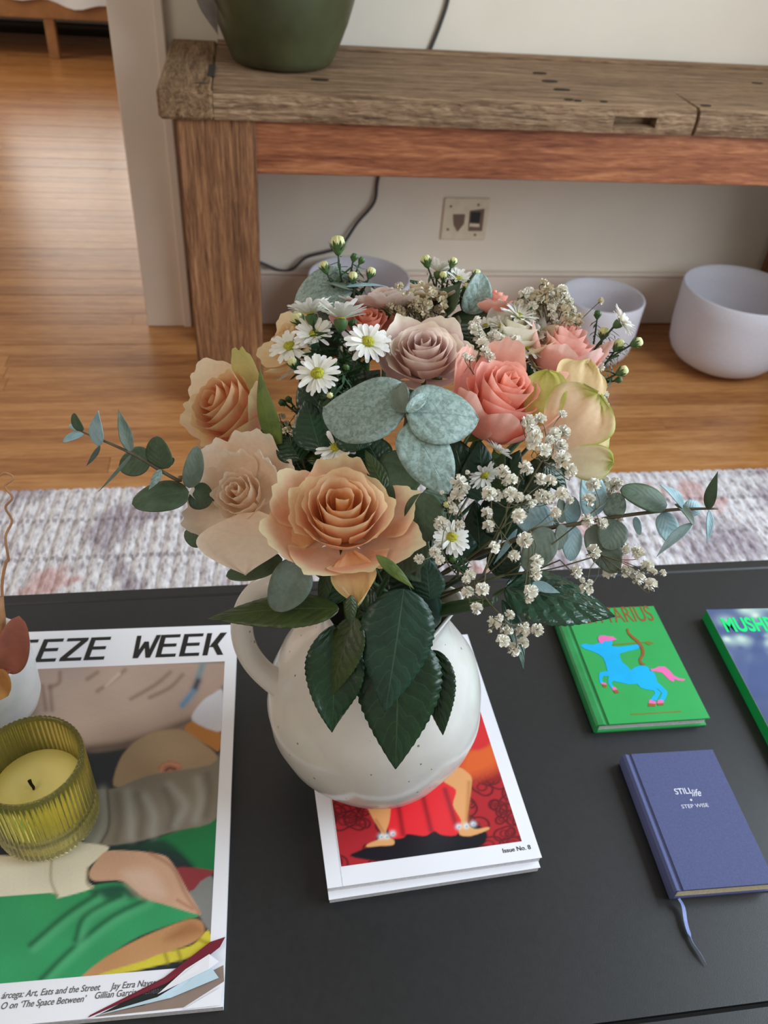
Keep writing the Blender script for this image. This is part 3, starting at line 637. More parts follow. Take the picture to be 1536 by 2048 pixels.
    C_ = fill(C_, px, [(160, 1957), (215, 1912), (290, 1872), (372, 1840), (402, 1842), (408, 1866), (380, 1888), (300, 1918), (210, 1948)], c_(192, 142, 96), 4); C_ = fill(C_, px, [(330, 1880), (380, 1840), (408, 1866)], c_(150, 96, 56), 20, .7)
    C_ = fill(C_, px, [(200, 1948), (285, 1922), (320, 1908), (385, 1890), (416, 1860), (424, 1890), (396, 1910), (320, 1930), (220, 1952)], c_(208, 192, 62), 3)
    for pts in ([(330, 1908), (336, 1925)], [(356, 1900), (362, 1920)], [(400, 1880), (420, 1888)]): C_ = stroke(C_, px, pts, 4, c_(150, 134, 36), .8)
    C_ = fill(C_, px, [(-140, 1715), (105, 1712), (130, 1690), (148, 1684), (214, 1692), (210, 1706), (176, 1736), (176, 1764), (186, 1776), (116, 1796), (100, 1786), (-140, 1796)], c_(226, 218, 194), 3)
    C_ = stroke(C_, px, [(103, 1715), (102, 1760), (115, 1793)], 3, c_(168, 156, 126), .8); C_ = stroke(C_, px, [(176, 1736), (174, 1765), (186, 1776)], 3, c_(150, 136, 104), .8)
    C_ = fill(C_, px, [(178, 1748), (190, 1725), (214, 1702), (270, 1702), (290, 1704), (330, 1712), (350, 1735), (376, 1782), (400, 1822), (396, 1829), (340, 1812), (290, 1796), (245, 1762), (190, 1762)], c_(202, 160, 132), 3)
    C_ = fill(C_, px, [(245, 1745), (300, 1740), (330, 1790), (280, 1790)], c_(220, 188, 166), 24, .8); C_ = stroke(C_, px, [(300, 1706), (345, 1735), (372, 1790), (398, 1825)], 4, c_(150, 100, 76), .6)
    C_ = stroke(C_, px, [(355, 1800), (385, 1818)], 3, c_(160, 104, 84), .7)
    C_ = stroke(C_, px, [(405, 1328), (398, 1352)], 7, c_(116, 140, 150), .9); C_ = stroke(C_, px, [(396, 1362), (390, 1376)], 7, c_(44, 62, 76), .95); C_ = stroke(C_, px, [(386, 1384), (375, 1398), (365, 1410)], 7, c_(92, 138, 172), .9)
    gr = np.sin(x*1.9+np.sin(y*.7)*2)*np.sin(y*2.3+np.sin(x*.5)*2)
    return C_*(1+.06*nzv[:, None]+.03*gr[:, None])
def ab(px, py): q = onZ(px, py, MZ)[:2]-O; return q@ux, q@uy
aT = ab(446, 1323); aB = ab(424, 1908); R_ = (aT[0]+aB[0])/2; T_ = aT[1]; B_ = ab(60, 1962)[1]
A0, A1 = .028, R_
print_grid('cover_photograph', [mq(A0, B_, 0), mq(A1, B_, 0), mq(A1, T_, 0), mq(A0, T_, 0)], MZ+.0002, 190, 230, cover, mg, M_print)
# slanted monospaced title built from strokes
base_y = ab(407, 1308)[1]*.5+ab(70, 1328)[1]*.5; cap = ab(437, 1262)[1]-ab(434, 1306)[1]
pitch = (ab(407, 1308)[0]-ab(70, 1328)[0])/7; sh = .11; xk = ab(405, 1308)[0]
tv, th_ = .17, .135
def vb(x, y0=0, y1=1): return [(x, y0), (x+tv, y0), (x+tv, y1), (x, y1)]
def hb(x0, x1, y): return [(x0, y), (x1, y), (x1, y+th_), (x0, y+th_)]
def dg(xa, ya, xb, yb, w=.19): return [(xa, ya), (xa+w, ya), (xb+w, yb), (xb, yb)]
GL = {'E': [vb(0), hb(tv, .66, 0), hb(tv, .66, 1-th_), hb(tv, .60, .45)], 'Z': [hb(0, .70, 0), hb(0, .70, 1-th_), dg(0, th_, .48, 1-th_, .22)],
      'W': [dg(.04, 0, -.04, 1, .15), dg(.06, 0, .27, .72, .15), dg(.46, 0, .27, .72, .15), dg(.46, 0, .62, 1, .15)], 'K': [vb(0), dg(tv, .36, .46, 1, .22), dg(.5, 0, .22, .52, .2)],
      'I': [hb(0, .62, 0), hb(0, .62, 1-th_), vb(.23, th_, 1-th_)], 'R': [vb(0), hb(tv, .55, 1-th_), hb(tv, .55, .42), vb(.48, .42, 1), dg(.44, 0, .28, .42, .2)], 'F': [vb(0), hb(tv, .66, 1-th_), hb(tv, .58, .45)]}
for i, ch in enumerate('FRIEZE WEEK'):
    x0 = xk+(i-10)*pitch
    if ch == ' ' or x0 < .006: continue
    mb2 = MB()
    for k, qd in enumerate(GL[ch]):
        zz = MZ+.0001+k*.00004; pts = [(x0+(a+sh*b)*cap, base_y+b*cap) for a, b in qd]
        mb2.add([mq(*p, zz+.0002) for p in pts]+[mq(*p, zz) for p in pts], [(0, 1, 2, 3)]+[(q, q+4, (q+1) % 4+4, (q+1) % 4) for q in range(4)])
    mesh('title_letter', mb2.v, mb2.f, M_ink, mg, smooth=False)
def mline(txt, px, py, size, mat=M_ink2, al='LEFT'):
    a, b = ab(px, py); q = mq(a, b, 0); text('caption_lettering', txt, mg, q, ux, uy, size, MZ+.0001, mat, .25, .0, .84, al)
mline('árcega: Art, Eats and the Street', 2, 1998, .0068); mline('O on ‘The Space Between’', 0, 2019, .0068)
mline('Jay Ezra Nayssan Goes', 222, 1979, .0068); mline('Gillian Garcia: Rehearsal', 188, 1998, .0068)

# ------------------------------------------------------------------ two white magazines under the vase
def slab(name, label, cat, corners_px, z0, z1, mat, edge_mat):
    BLp, BRp, TRp = corners_px; BR_ = onZ(*BRp, z1)[:2]; BL_ = onZ(*BLp, z1)[:2]; TR_ = onZ(*TRp, z1)[:2]
    ux_ = nrm(BR_-BL_); uy_ = np.array([-ux_[1], ux_[0]]); w = np.linalg.norm(BR_-BL_); h = (TR_-BR_)@uy_
    e = empty(name, label, cat, (*(BL_+ux_*w/2+uy_*h/2), z0)); return e, BL_, ux_, uy_, w, h
Z1a, Z1b, Z2 = TZ+.0004, TZ+.0085, TZ+.0165
e2, BL2, ux2, uy2, w2, h2 = slab('art_magazine', 'white magazine lying under the one with the red cover painting', 'magazine', ((658, 1800), (1081, 1735), (943, 1278)), Z1a, Z1b, M_paper, M_paper2)
v, f = obox_vf(BL2+ux2*.001+uy2*.001, ux2, uy2, w2-.002, h2-.002, Z1a, Z1b-.0006); mesh('page_block', v, f, M_paper2, e2, smooth=False)
v, f = obox_vf(BL2, ux2, uy2, w2, h2, Z1b-.0006, Z1b); mesh('cover', v, f, M_paper, e2, smooth=False)
e1, BL1, ux1, uy1, w1, h1 = slab('art_magazine', 'white magazine with a red painting of bare dancing legs, under the vase', 'magazine', ((655, 1777), (1084, 1715), (941, 1268)), Z1b+.0002, Z2, M_paper, M_paper2)
v, f = obox_vf(BL1+ux1*.001+uy1*.001, ux1, uy1, w1-.002, h1-.002, Z1b+.0002, Z2-.0006); mesh('page_block', v, f, M_paper2, e1, smooth=False)
v, f = obox_vf(BL1, ux1, uy1, w1, h1, Z2-.0006, Z2); mesh('cover', v, f, M_paper, e1, smooth=False)
v, f = obox_vf(BL1+ux1*.013, ux1, uy1, .0006, h1, Z2, Z2+.00012); mesh('spine_crease', v, f, M_paper2, e1, smooth=False)
def zcover(px):
    x, y = px[:, 0], px[:, 1]; C_ = np.tile(c_(176, 40, 48), (len(px), 1))
    # red cloth print with dark scrolls
    s = np.zeros(len(px)); rr2 = random.Random(4)
    for k in range(130):
        cx, cy, r0 = rr2.uniform(640, 1060), rr2.uniform(1480, 1740), rr2.uniform(9, 26); d = np.hypot((x-cx)*1.0, (y-cy)*1.3); an = np.arctan2(y-cy, x-cx)
        s = np.maximum(s, np.exp(-((d-r0*(1+.22*np.sin(2*an+k)))/2.6)**2)); s = np.maximum(s, .8*np.exp(-((d-r0*.45)/2.4)**2))
    C_ = C_*(1-.82*s[:, None])+c_(58, 18, 26)*.82*s[:, None]
    top = np.clip((1568-y+(x-1000)*-.12)/40, 0, 1); C_ = C_*(1-top[:, None])+c_(196, 52, 42)*top[:, None]
    C_ = fill(C_, px, [(930, 1500), (985, 1480), (1000, 1530), (920, 1560)], c_(226, 104, 48), 30, .9); C_ = fill(C_, px, [(930, 1340), (985, 1340), (985, 1480), (930, 1490)], c_(214, 48, 52), 8)
    C_ = fill(C_, px, [(745, 1690), (700, 1712), (790, 1722), (955, 1696), (950, 1668), (900, 1640), (770, 1660)], c_(22, 22, 30), 4); C_ = fill(C_, px, [(745, 1716), (790, 1672), (955, 1650), (955, 1695)], c_(22, 22, 30), 4)
    C_ = fill(C_, px, [(770, 1610), (780, 1560), (890, 1560), (925, 1590), (918, 1665), (885, 1670), (868, 1662), (850, 1672), (815, 1668), (805, 1676), (780, 1672)], c_(228, 44, 52), 3)
    for pts in ([(795, 1600), (806, 1668)], [(845, 1590), (862, 1660)], [(890, 1580), (912, 1650)]): C_ = stroke(C_, px, pts, 5.5, c_(146, 24, 36), .85)
    sk = c_(226, 164, 106)
    C_ = fill(C_, px, [(735, 1608), (778, 1606), (779, 1640), (772, 1668), (788, 1680), (786, 1690), (760, 1692), (735, 1694), (735, 1688), (757, 1678), (762, 1664), (745, 1636)], sk, 3)
    C_ = fill(C_, px, [(886, 1560), (915, 1535), (935, 1545), (944, 1560), (938, 1610), (935, 1645), (950, 1658), (976, 1654), (976, 1660), (942, 1672), (920, 1670), (918, 1655), (922, 1640), (906, 1610), (912, 1580)], sk, 3)
    C_ = stroke(C_, px, [(752, 1640), (770, 1668)], 3, c_(176, 112, 62), .6); C_ = stroke(C_, px, [(938, 1565), (934, 1640)], 4, c_(180, 114, 64), .6)
    for p in ((762, 1673), (773, 1673), (785, 1667), (917, 1653), (932, 1652), (946, 1648)): 
        C_ = stroke(C_, px, [p, (p[0]+.5, p[1])], 5.5, c_(224, 236, 240), 1); C_ = stroke(C_, px, [(p[0]+1, p[1]+1), (p[0]+1.5, p[1]+1)], 2, c_(90, 150, 180), .9)
    return C_
def q1(px, py): q = onZ(px, py, Z2)[:2]-BL1; return q@ux1, q@uy1
bl = q1(683, 1735); br = q1(1043, 1681); tr = q1(958, 1415); hh = tr[1]
pt = lambda a, b: (*(BL1+ux1*a+uy1*b), 0)
xl, xr, yb = bl[0], (br[0]+tr[0])/2, (bl[1]+br[1])/2
print_grid('cover_painting', [pt(xl, yb), pt(xr, yb), pt(xr, h1-.055), pt(xl, h1-.055)], Z2+.0002, 170, 210, zcover, e1, M_print)
text('issue_lettering', 'Issue No. 8', e1, pt(*q1(1006, 1706)), ux1, uy1, .0058, Z2+.0001, M_ink, 0, .00003)
c = q1(917, 1293); cc = pt(*c); mesh('title_letter_edge', *lathe_vf([(0, .0002), (.0045, .0002), (.0045, 0)], (cc[0], cc[1], Z2), 16), M_ink, e1, smooth=False)

# ------------------------------------------------------------------ green book with the archer centaur
def hardback(name, label, px3, z0, z1, mcov, mspine, mpage, groove, bt=.0022, over=.0025):
    (BLp, BRp, TRp) = px3; BR_ = onZ(*BRp, z1)[:2]; BL_ = onZ(*BLp, z1)[:2]; TR_ = onZ(*TRp, z1)[:2]
    uy_ = nrm(TR_-BR_); ux_ = np.array([uy_[1], -uy_[0]]); w = (BR_-BL_)@ux_; h = np.linalg.norm(TR_-BR_); o = BR_-ux_*w
    e = empty(name, label, 'book', (*(o+ux_*w/2+uy_*h/2), z0))
    fr = lambda a, b, z: (*(o+ux_*a+uy_*b), z)
    v, f = obox_vf(fr(.004, over, 0), ux_, uy_, w-.004-over, h-2*over, z0+bt, z1-bt); mesh('page_block', v, f, mpage, e, smooth=False)
    v, f = obox_vf(fr(groove+.002, 0, 0), ux_, uy_, w-groove-.002, h, z1-bt, z1); mesh('front_cover', v, f, mcov, e, smooth=False)
    v, f = obox_vf(fr(.003, 0, 0), ux_, uy_, w-.003, h, z0, z0+bt); mesh('back_cover', v, f, mcov, e, smooth=False)
    # rounded spine with the joint groove
    prof = [(groove+.0021, z1-.0008), (groove, z1-.0016), (groove-.002, z1-.0006), (groove-.004, z1+.0001), (.003, z1), (.0008, z1-.0018), (0, (z0+z1)/2), (.0006, z0+.0015), (.003, z0), (.0045, z0+.0004), (.0045, z1-.0022), (groove+.0021, z1-.0022)]
    n = len(prof); v = [fr(a, 0, z) for a, z in prof]+[fr(a, h, z) for a, z in prof]
    mesh('spine', v, [tuple(reversed(range(n))), tuple(range(n, 2*n))]+[(i, (i+1) % n, (i+1) % n+n, i+n) for i in range(n)], mspine, e, smooth=False)
    return e, o, ux_, uy_, w, h
gb, og, uxg, uyg, wg, hg = hardback('hardback_book', 'bright green hardback with a blue centaur archer on its cover', ((1192, 1452), (1420, 1436), (1307, 1212)), TZ+.0003, TZ+.0145, M_gbook, M_gspine, M_paper2, .013)
GZ = TZ+.0146
def G(a, b): return (1080+a/3.368, 1180+b/3.368)
cen = [(273,378),(285,364),(310,362),(335,368),(365,368),(390,358),(412,352),(425,338),(470,336),(488,345),(488,366),(475,378),(530,384),(600,376),(655,366),(672,374),(668,390),(640,402),(590,412),(535,430),(540,455),(555,488),(585,510),(612,540),(640,520),(680,508),(720,515),(745,540),(770,560),(782,590),(790,620),(830,655),(858,685),(855,710),(838,745),(800,742),(815,715),(822,695),(800,672),(782,662),(812,690),(800,715),(785,745),(740,742),(750,725),(775,700),(768,678),(720,670),(680,660),(655,632),(600,636),(540,622),(495,612),(480,625),(500,655),(482,662),(462,635),(458,605),(465,580),(425,580),(418,600),(428,628),(405,630),(396,590),(400,556),(430,548),(455,548),(440,490),(425,455),(390,430),(345,410),(300,395)]
poly_print('centaur_figure', [G(*p) for p in cen], GZ, M_cyan, gb)
poly_print('hair', [G(*p) for p in ((398,350),(390,325),(400,308),(435,306),(455,312),(490,314),(518,334),(488,340),(430,345),(415,362))], GZ+.0002, M_pink, gb)
poly_print('tail', [G(*p) for p in ((735,535),(770,530),(800,516),(840,516),(870,540),(900,575),(940,596),(978,600),(965,614),(930,610),(905,600),(900,620),(870,606),(845,580),(820,556),(780,548),(745,546))], GZ, M_pink, gb)
for pts in ([(484,655),(505,652),(522,672),(490,676)], [(412,625),(440,625),(450,640),(415,636)], [(735,738),(760,745),(782,752),(778,768),(732,762)], [(792,742),(815,740),(836,748),(830,762),(790,764)]): poly_print('hoof_cuff', [G(*p) for p in pts], GZ+.0001, M_pink, gb)
for pts in ([(492,676),(522,672),(532,694),(505,696)], [(418,636),(450,640),(448,655),(428,655)], [(732,762),(778,768),(775,784),(728,784)], [(788,764),(832,762),(832,776),(795,778)]): poly_print('hoof', [G(*p) for p in pts], GZ+.0002, M_bronze, gb)
poly_print('bow', [G(*p) for p in ((583,262),(596,256),(602,285),(630,312),(668,340),(692,375),(706,415),(700,445),(682,470),(690,490),(712,500),(690,508),(672,495),(666,465),(684,435),(686,410),(672,378),(648,348),(612,318),(588,290))], GZ+.0003, M_bronze, gb)
poly_print('arrow', [G(*p) for p in ((492,364),(650,352),(705,350),(725,344),(770,356),(735,372),(705,356),(650,360),(492,372))], GZ+.0001, M_goldthin, gb)
def gx(px, py): q = onZ(px, py, GZ)[:2]-og; return q@uxg, q@uyg
tb0 = gx(1311, 1241); tt = text('title_lettering', 'SAGITTARIUS', gb, (*(og+uxg*(tb0[0])+uyg*tb0[1]), 0), uxg, uyg, .035, GZ, M_bronze, 0, 0, .52, 'RIGHT')
sb = gx(1262, 1431); text('author_lettering', 'STELLA ANDROMEDA', gb, (*(og+uxg*sb[0]+uyg*sb[1]), 0), uxg, uyg, .0055, GZ, M_goldthin, 0, 0, .9) if False else None
q0, q1_ = gx(1262, 1430), gx(1362, 1422); 
v, f = obox_vf((*(og+uxg*q0[0]+uyg*(q0[1])), 0), uxg, uyg, (q1_[0]-q0[0]), .0016, GZ, GZ+.0001); mesh('small_print_line', v, f, M_goldthin, gb, smooth=False)

# navy notebook with ribbon
nb, on_, uxn, uyn, wn_, hn = hardback('notebook', 'small blue-grey cloth notebook with silver lettering and a ribbon marker', ((1350, 1790), (1552, 1766), (1425, 1499)), TZ+.0003, TZ+.0165, M_navy, M_navy, M_cream, .0075, .002, .0015)
NZ = TZ+.0166
def nx_(px, py): q = onZ(px, py, NZ)[:2]-on_; return q@uxn, q@uyn
def ntext(name, s, px, py, size, **k): a, b = nx_(px, py); return text(name, s, nb, (*(on_+uxn*a+uyn*b), 0), uxn, uyn, size, NZ, M_foil, **k)
ntext('title_lettering', 'STILL', 1351, 1589, .0088, bold=.00008, xs=.9); ntext('script_lettering', 'life', 1384, 1593, .0105, shear=.35, bold=.00005, xs=.8)
ntext('subtitle_lettering', 'STEP WISE', 1364, 1617, .0054, xs=1.1)
a, b = nx_(1382, 1600); cc = on_+uxn*a+uyn*b; mesh('dot', *lathe_vf([(0, .0002), (.0011, .0002), (.0011, 0)], (cc[0], cc[1], NZ), 10), M_foil, nb, smooth=False)
rp = [onZ(1357, 1798, TZ+.008), onZ(1366, 1815, TZ+.005), onZ(1372, 1850, TZ+.003), onZ(1385, 1885, TZ+.0022), onZ(1402, 1910, TZ+.0024), onZ(1413, 1932, TZ+.001)]
pp = spline(rp, 24); v = []
for i, p in enumerate(pp):
    d = nrm(pp[min(i+1, 24)]-pp[max(i-1, 0)]); s = nrm(np.cross(d, (0, 0, 1))); w = .0026*(1 if i < 18 else 1-(i-18)/6.5); tw = .35 if i > 12 else .8
    for u in (-1, 0, 1): v.append(p+s*u*w*tw+V3(0, 0, 1)*(u*w*.5+.0011))
mesh('ribbon_marker', v, grid_f(3, 25), M_ribbon, nb)

# mushroom book at the right edge
def forest(px):
    x, y = px[:, 0], px[:, 1]; k = np.zeros(len(px)); r2 = random.Random(12)
    for i in range(120):
        cx, cy, s = r2.uniform(1400, 1760), r2.uniform(1205, 1370), r2.uniform(5, 20); d = np.hypot(x-cx-(y-cy)*.3, (y-cy)*1.5)
        k += r2.uniform(-.4, 1)*np.exp(-(d/s)**2)
    C_ = np.tile(c_(78, 92, 134), (len(px), 1)); a = np.clip(k, 0, 1)[:, None]; lo = np.clip((1345-y)/60, 0, 1)[:, None]
    C_ = C_*(1-a*lo)+c_(166, 190, 186)*a*lo; a2 = np.clip(k-.9, 0, 1)[:, None]; C_ = C_*(1-a2*lo)+c_(226, 228, 210)*a2*lo
    C_ = fill(C_, px, [(1505, 1300), (1520, 1250), (1535, 1250), (1530, 1300), (1560, 1390), (1495, 1390)], c_(66, 82, 128), 10, .7)
    dk = np.clip((y-1370-(x-1530)*.1)/90, 0, 1)[:, None]; return C_*(1-.45*dk)
ZM = TZ+.0165
TLm = onZ(1413, 1219, ZM)[:2]; PBm = onZ(1536, 1452, ZM)[:2]; uym = nrm(TLm-PBm); uxm = np.array([uym[1], -uym[0]])
wm, hm = .165, .235; om = TLm-uym*hm
mb_ = empty('paperback_book', 'green-edged book with a blue forest cover and mint lettering at the right edge', 'book', (*(om+uxm*wm/2+uym*hm/2), TZ))
v, f = obox_vf(om, uxm, uym, wm, hm, TZ+.0003, ZM-.0006); mesh('page_block', v, f, M_gside, mb_, smooth=False)
pm = lambda a, b: (*(om+uxm*a+uym*b), 0)
v, f = obox_vf(om, uxm, uym, wm, hm, ZM-.0006, ZM-.0001); mesh('cover', v, f, M_paper, mb_, smooth=False)
print_grid('cover_photograph', [pm(0, 0), pm(wm, 0), pm(wm, hm), pm(0, hm)], ZM, 130, 160, forest, mb_, M_print)
q = onZ(1452, 1263, ZM)[:2]-om; text('title_lettering', 'MUSHROOMS', mb_, pm(q@uxm, q@uym), uxm, uym, .030, ZM+.0001, M_mint, 0, .0010, .66)

# ------------------------------------------------------------------ candle and white pot
CB = onZ(101, 1640, MZ)
cj = empty('candle', 'cream candle with a burnt wick in a ribbed yellow glass on the magazine', 'candle', (CB[0], CB[1], MZ+.0005))
R0 = .0435; HJ = .096; nr = 64
def ribs(i, a, r, z): return ((.0013*abs(math.sin(nr/2*a))-.0006) if (2 <= i <= 11) else 0, 0, 0)
prof = [(0, .0005), (.030, .0005), (.0385, .002), (.0425, .007), (.0435, .014), (.0435, .03), (.0435, .05), (.0435, .07), (.0435, .085), (.0435, .092), (.0432, .0945), (.0425, .096), (.0408, .0955), (.0398, .092), (.0392, .07), (.039, .04), (.0385, .014), (.03, .0105), (0, .010)]
lathe('glass_jar', prof, (CB[0], CB[1], MZ+.0005), M_glass, cj, nr*6, ribs)
lathe('wax', [(0, .0115), (.030, .0118), (.0372, .0155), (.0378, .05), (.0376, .0535), (.02, .0525), (0, .052)], (CB[0], CB[1], MZ+.0005), M_wax, cj, 48)
wk = onZ(38, 1588, MZ+.053); wk = np.array([CB[0]-.004, CB[1]-.001, MZ+.0515])
tube('wick', [wk, wk+V3(.0006, 0, .004), wk+V3(-.0008, .001, .008), wk+V3(-.002, .003, .011)], [.0009, .0013, .0013, .0016], M_wick, cj, 10, 6)
PC = onZ(4, 1395, MZ+.045); PC = np.array([-.262, .50, MZ])
PXc = onZ(70, 1400, MZ+.03); 
wp_ = empty('succulent_pot', 'small white pot with a dried reddish plant at the left edge of the table', 'plant', (PXc[0]-.047, PXc[1]+.02, MZ+.0005))
pc = ORG[wp_.name]
lathe('pot_body', [(0, .0), (.036, .0), (.042, .004), (.0455, .015), (.0475, .05), (.0475, .078), (.047, .0805), (.0455, .081), (.0445, .078), (.044, .05), (0, .05)], pc, M_wpot, wp_, 48)
lathe('soil', [(0, .066), (.025, .068), (.0442, .064)], pc, M_soil, wp_, 24)
def dn(px, py, t): return at(px, py, t)
leaf('leaf', dn(12, 1345, .665), dn(38, 1232, .635), -FW+RT*.5, .025, M_dry, wp_, shape='round', bend=.1, fold=.35, roll=.1)
leaf('leaf', dn(-12, 1330, .66), dn(52, 1318, .665), -FW-DN*.5, .018, M_dry, wp_, shape='lance', bend=-.1, fold=.2)
leaf('leaf', dn(-15, 1350, .64), dn(16, 1392, .635), -FW, .03, M_dry2, wp_, shape='round', bend=.15, fold=.4)
for k in range(7):
    a = rng.uniform(0, 6.28); b0 = pc+V3(.012*math.cos(a)+.012, .012*math.sin(a), .064); tube('dry_tendril', [b0, b0+V3(rng.uniform(0, .02), rng.uniform(-.01, .01), .012), b0+V3(rng.uniform(.0, .026), rng.uniform(-.014, .014), .006)], .0018, M_darkdry if k % 3 else M_tan, wp_, 8, 5)
tube('dry_twig', [pc+V3(.0, 0, .065), dn(2, 1260, .66), dn(4, 1170, .655), dn(12, 1125, .65), dn(17, 1118, .65), dn(11, 1074, .645), dn(24, 1042, .645), dn(11, 1015, .64), dn(25, 995, .64), dn(10, 973, .64), dn(26, 958, .64), dn(22, 950, .64), dn(8, 946, .64), dn(-4, 955, .64)], [.0012, .0012, .001, .0009, .0008], M_tan, wp_, 60, 6)
tube('bark_stick', [pc+V3(-.005, -.008, .06), dn(0, 1275, .655), dn(0, 1195, .64)], .003, M_tan, wp_, 8, 7)

# ------------------------------------------------------------------ vase
VX, VY, VZ = .094, .458, Z2+.0006
va = empty('jug', 'speckled white round ceramic jug with a loop handle holding the flowers', 'vase', (VX, VY, VZ))
RB = .0975
out = [(0, .001), (.045, .001), (.052, .0035), (.060, .010), (.074, .022), (.0865, .039), (.0945, .060), (.0975, .082), (.0955, .104), (.0885, .126), (.077, .146), (.0635, .163), (.053, .177), (.0485, .188), (.0485, .197), (.0505, .204)]
inn = [(.0475, .2045), (.0455, .198), (.0455, .188), (.050, .177), (.060, .163), (.073, .146), (.084, .126), (.091, .104), (.0925, .082), (.089, .060), (.08, .042), (.06, .022), (0, .012)]
def spout(i, a, r, z):
    k = max(0, (z-.165)/.04); w = math.exp(-((a if a < pi else a-2*pi)/.42)**2)
    return (.0008*math.sin(5*a+z*60), .017*k*w, .006*k*w)
lathe('body', out+inn, (VX, VY, VZ), M_vase, va, 96, spout)
tube('handle', [at(590, 1195, .668), at(545, 1168, .672), at(505, 1192, .682), at(484, 1242, .692), at(492, 1296, .702), at(524, 1342, .712), at(572, 1376, .718), at(600, 1384, .722)], [.0085, .009, .0092, .0095, .0098, .0105, .0125, .014], M_vase, va, 40, 14)

# ------------------------------------------------------------------ flower parts
NECK = V3(VX, VY, VZ+.19)
def neckpath(p, seed):
    r2 = random.Random(seed); a = r2.uniform(0, 6.28); k = r2.uniform(.006, .034)
    nk = NECK+V3(math.cos(a)*k, math.sin(a)*k, 0); bt = V3(VX-math.cos(a)*k*1.1, VY-math.sin(a)*k*1.1, VZ+.03)
    return nk, bt
def petal_vf(az, ax, ay, B, phi, P0, P1, P2, Wd, curl, ruf, cin, cmid, cedge, seed, nu=25, nv=12, tip=.05, cedge_w=.22, lift=0):
    r2 = random.Random(seed); ph = r2.uniform(0, 6.28); ph2 = r2.uniform(0, 6.28); v = []; co = []
    for j in range(nv):
        q = j/(nv-1)
        for i in range(nu):
            u = 2*i/(nu-1)-1
            qq = q*(1-(.24 if Wd < .85 else .09)*abs(u)**2.4) * (1+tip*(1-abs(u))**1.5*(q > .5)*(q-.5)*2)
            rad = (1-qq)**2*P0[0]+2*qq*(1-qq)*P1[0]+qq*qq*P2[0]; z = (1-qq)**2*P0[1]+2*qq*(1-qq)*P1[1]+qq*qq*P2[1]
            k = max(0, (qq-.62)/.38); rad += curl*k*k; z -= .45*curl*k*k*(1 if curl > 0 else 0)
            k2 = qq**3; rf = ruf*k2*(math.sin(u*6.2+ph)+.6*math.sin(u*12.5+ph2)+.45*qq**4*math.sin(u*19+ph)); z += rf*.7; rad += rf*.8
            w = Wd*(.30+.70*math.sin(min(qq/.72, 1)*pi/2))
            a = phi+u*w; rad *= (1+lift*u)
            v.append(B+az*z+ax*rad*math.cos(a)+ay*rad*math.sin(a))
            e = max(max(0, (qq-(1-cedge_w))/cedge_w), max(0, (abs(u)-(1-cedge_w*.7))/(cedge_w*.7))*(qq > .45))
            c = mix(cin, cmid, min(1, qq*1.25)); co.append(mix(c, cedge, min(1, e)**1.2))
    return v, grid_f(nu, nv), co
def rose(label, c, ax3, R, Hk=1.0, Np=24, opn=1.0, cols=None, ruf=.03, outer=None, seed=1, leaves=(), stem=True, rmin=.05, pw=.85, curlk=1.0, group=None, sep=True, inner_open=1.0):
    ci, cm, ce = cols; az = ax3; ax = nrm(RT-az*(RT@az)); ay = np.cross(az, ax); H = R*Hk
    B = c-az*H*.85
    ro = empty('rose', label, 'flower', B, group)
    r2 = random.Random(seed)
    for i in range(Np):
        q = i/(Np-1); phi = i*2.399+seed+r2.uniform(-.35, .35)
        rr = R*(rmin+(.93*opn-rmin)*q**pw)*r2.uniform(.94, 1.06); zr = H*(1.0-.06*(1-q)-.42*opn*q**2.2)*r2.uniform(.96, 1.03)
        P0 = (R*.07, 0); P1 = (max(rr*.95, R*.16)+R*.14*q, zr*.30); P2 = (rr, zr)
        Wd = 1.95-1.0*q
        cc = mix(ci, cm, min(1, q*1.5)); ce_ = mix(mix(cm, ce, .35), ce, q)
        v, f, co = petal_vf(az, ax, ay, B, phi, P0, P1, P2, Wd, R*(.02+.20*q*q)*curlk, R*ruf*(.3+q), mix(cc, ci, .4), cc, ce_, seed*100+i, tip=.015+.05*q*r2.random(), cedge_w=.12+.16*q, lift=.10*(1-q)+.03)
        mesh('petal', v, f, M_petal, ro, cols=co)
    for k, od in enumerate(outer or ()):        # big guard petals: direction on the image clock (0 right, 90 up), reach, height, width, curl
        ang, rr, zr, Wd, cu, *rest = od; cx = rest[0] if rest else (cm, ce)
        P0 = (R*.08, 0); P1 = (R*(.55+.5*rr), H*.12 if zr > .2 else H*.1); P2 = (R*rr, H*zr)
        v, f, co = petal_vf(az, ax, ay, B, math.radians(ang), P0, P1, P2, Wd, R*cu, R*ruf*1.5, cx[0], cx[0], cx[1], seed*300+k, 25, 14, .08, .2)
        mesh('petal', v, f, M_petal, ro, cols=co)
    # hip and sepals
    v, f = lathe_vf([(0, -.010), (.004, -.009), (.006, -.004), (.0055, .001), (0, .002)], (0, 0, 0), 12); v = [B+az*p[2]+ax*p[0]+ay*p[1] for p in np.array(v)]
    mesh('hip', v, f, M_stem, ro)
    if sep:
        for k in range(5):
            a = k*1.2566+seed; d = ax*math.cos(a)+ay*math.sin(a)
            leaf('sepal', B, B+d*R*.55+az*R*.05-az*R*.12*(k % 2), az, R*.24, M_sepal, ro, shape='lance', bend=-.1, fold=.2, nu=5, nv=12, seed=k)
    if stem:
        nk, bt = neckpath(B, seed); mid = B-az*.035+V3(0, 0, -.005); 
        tube('stem', [B-az*.004, mid*.7+(B*.5+nk*.5)*.3, nk, bt], [.0026, .0024, .0024, .0024], M_stem, ro, 18, 8)
    for L in leaves: L(ro)
    return ro
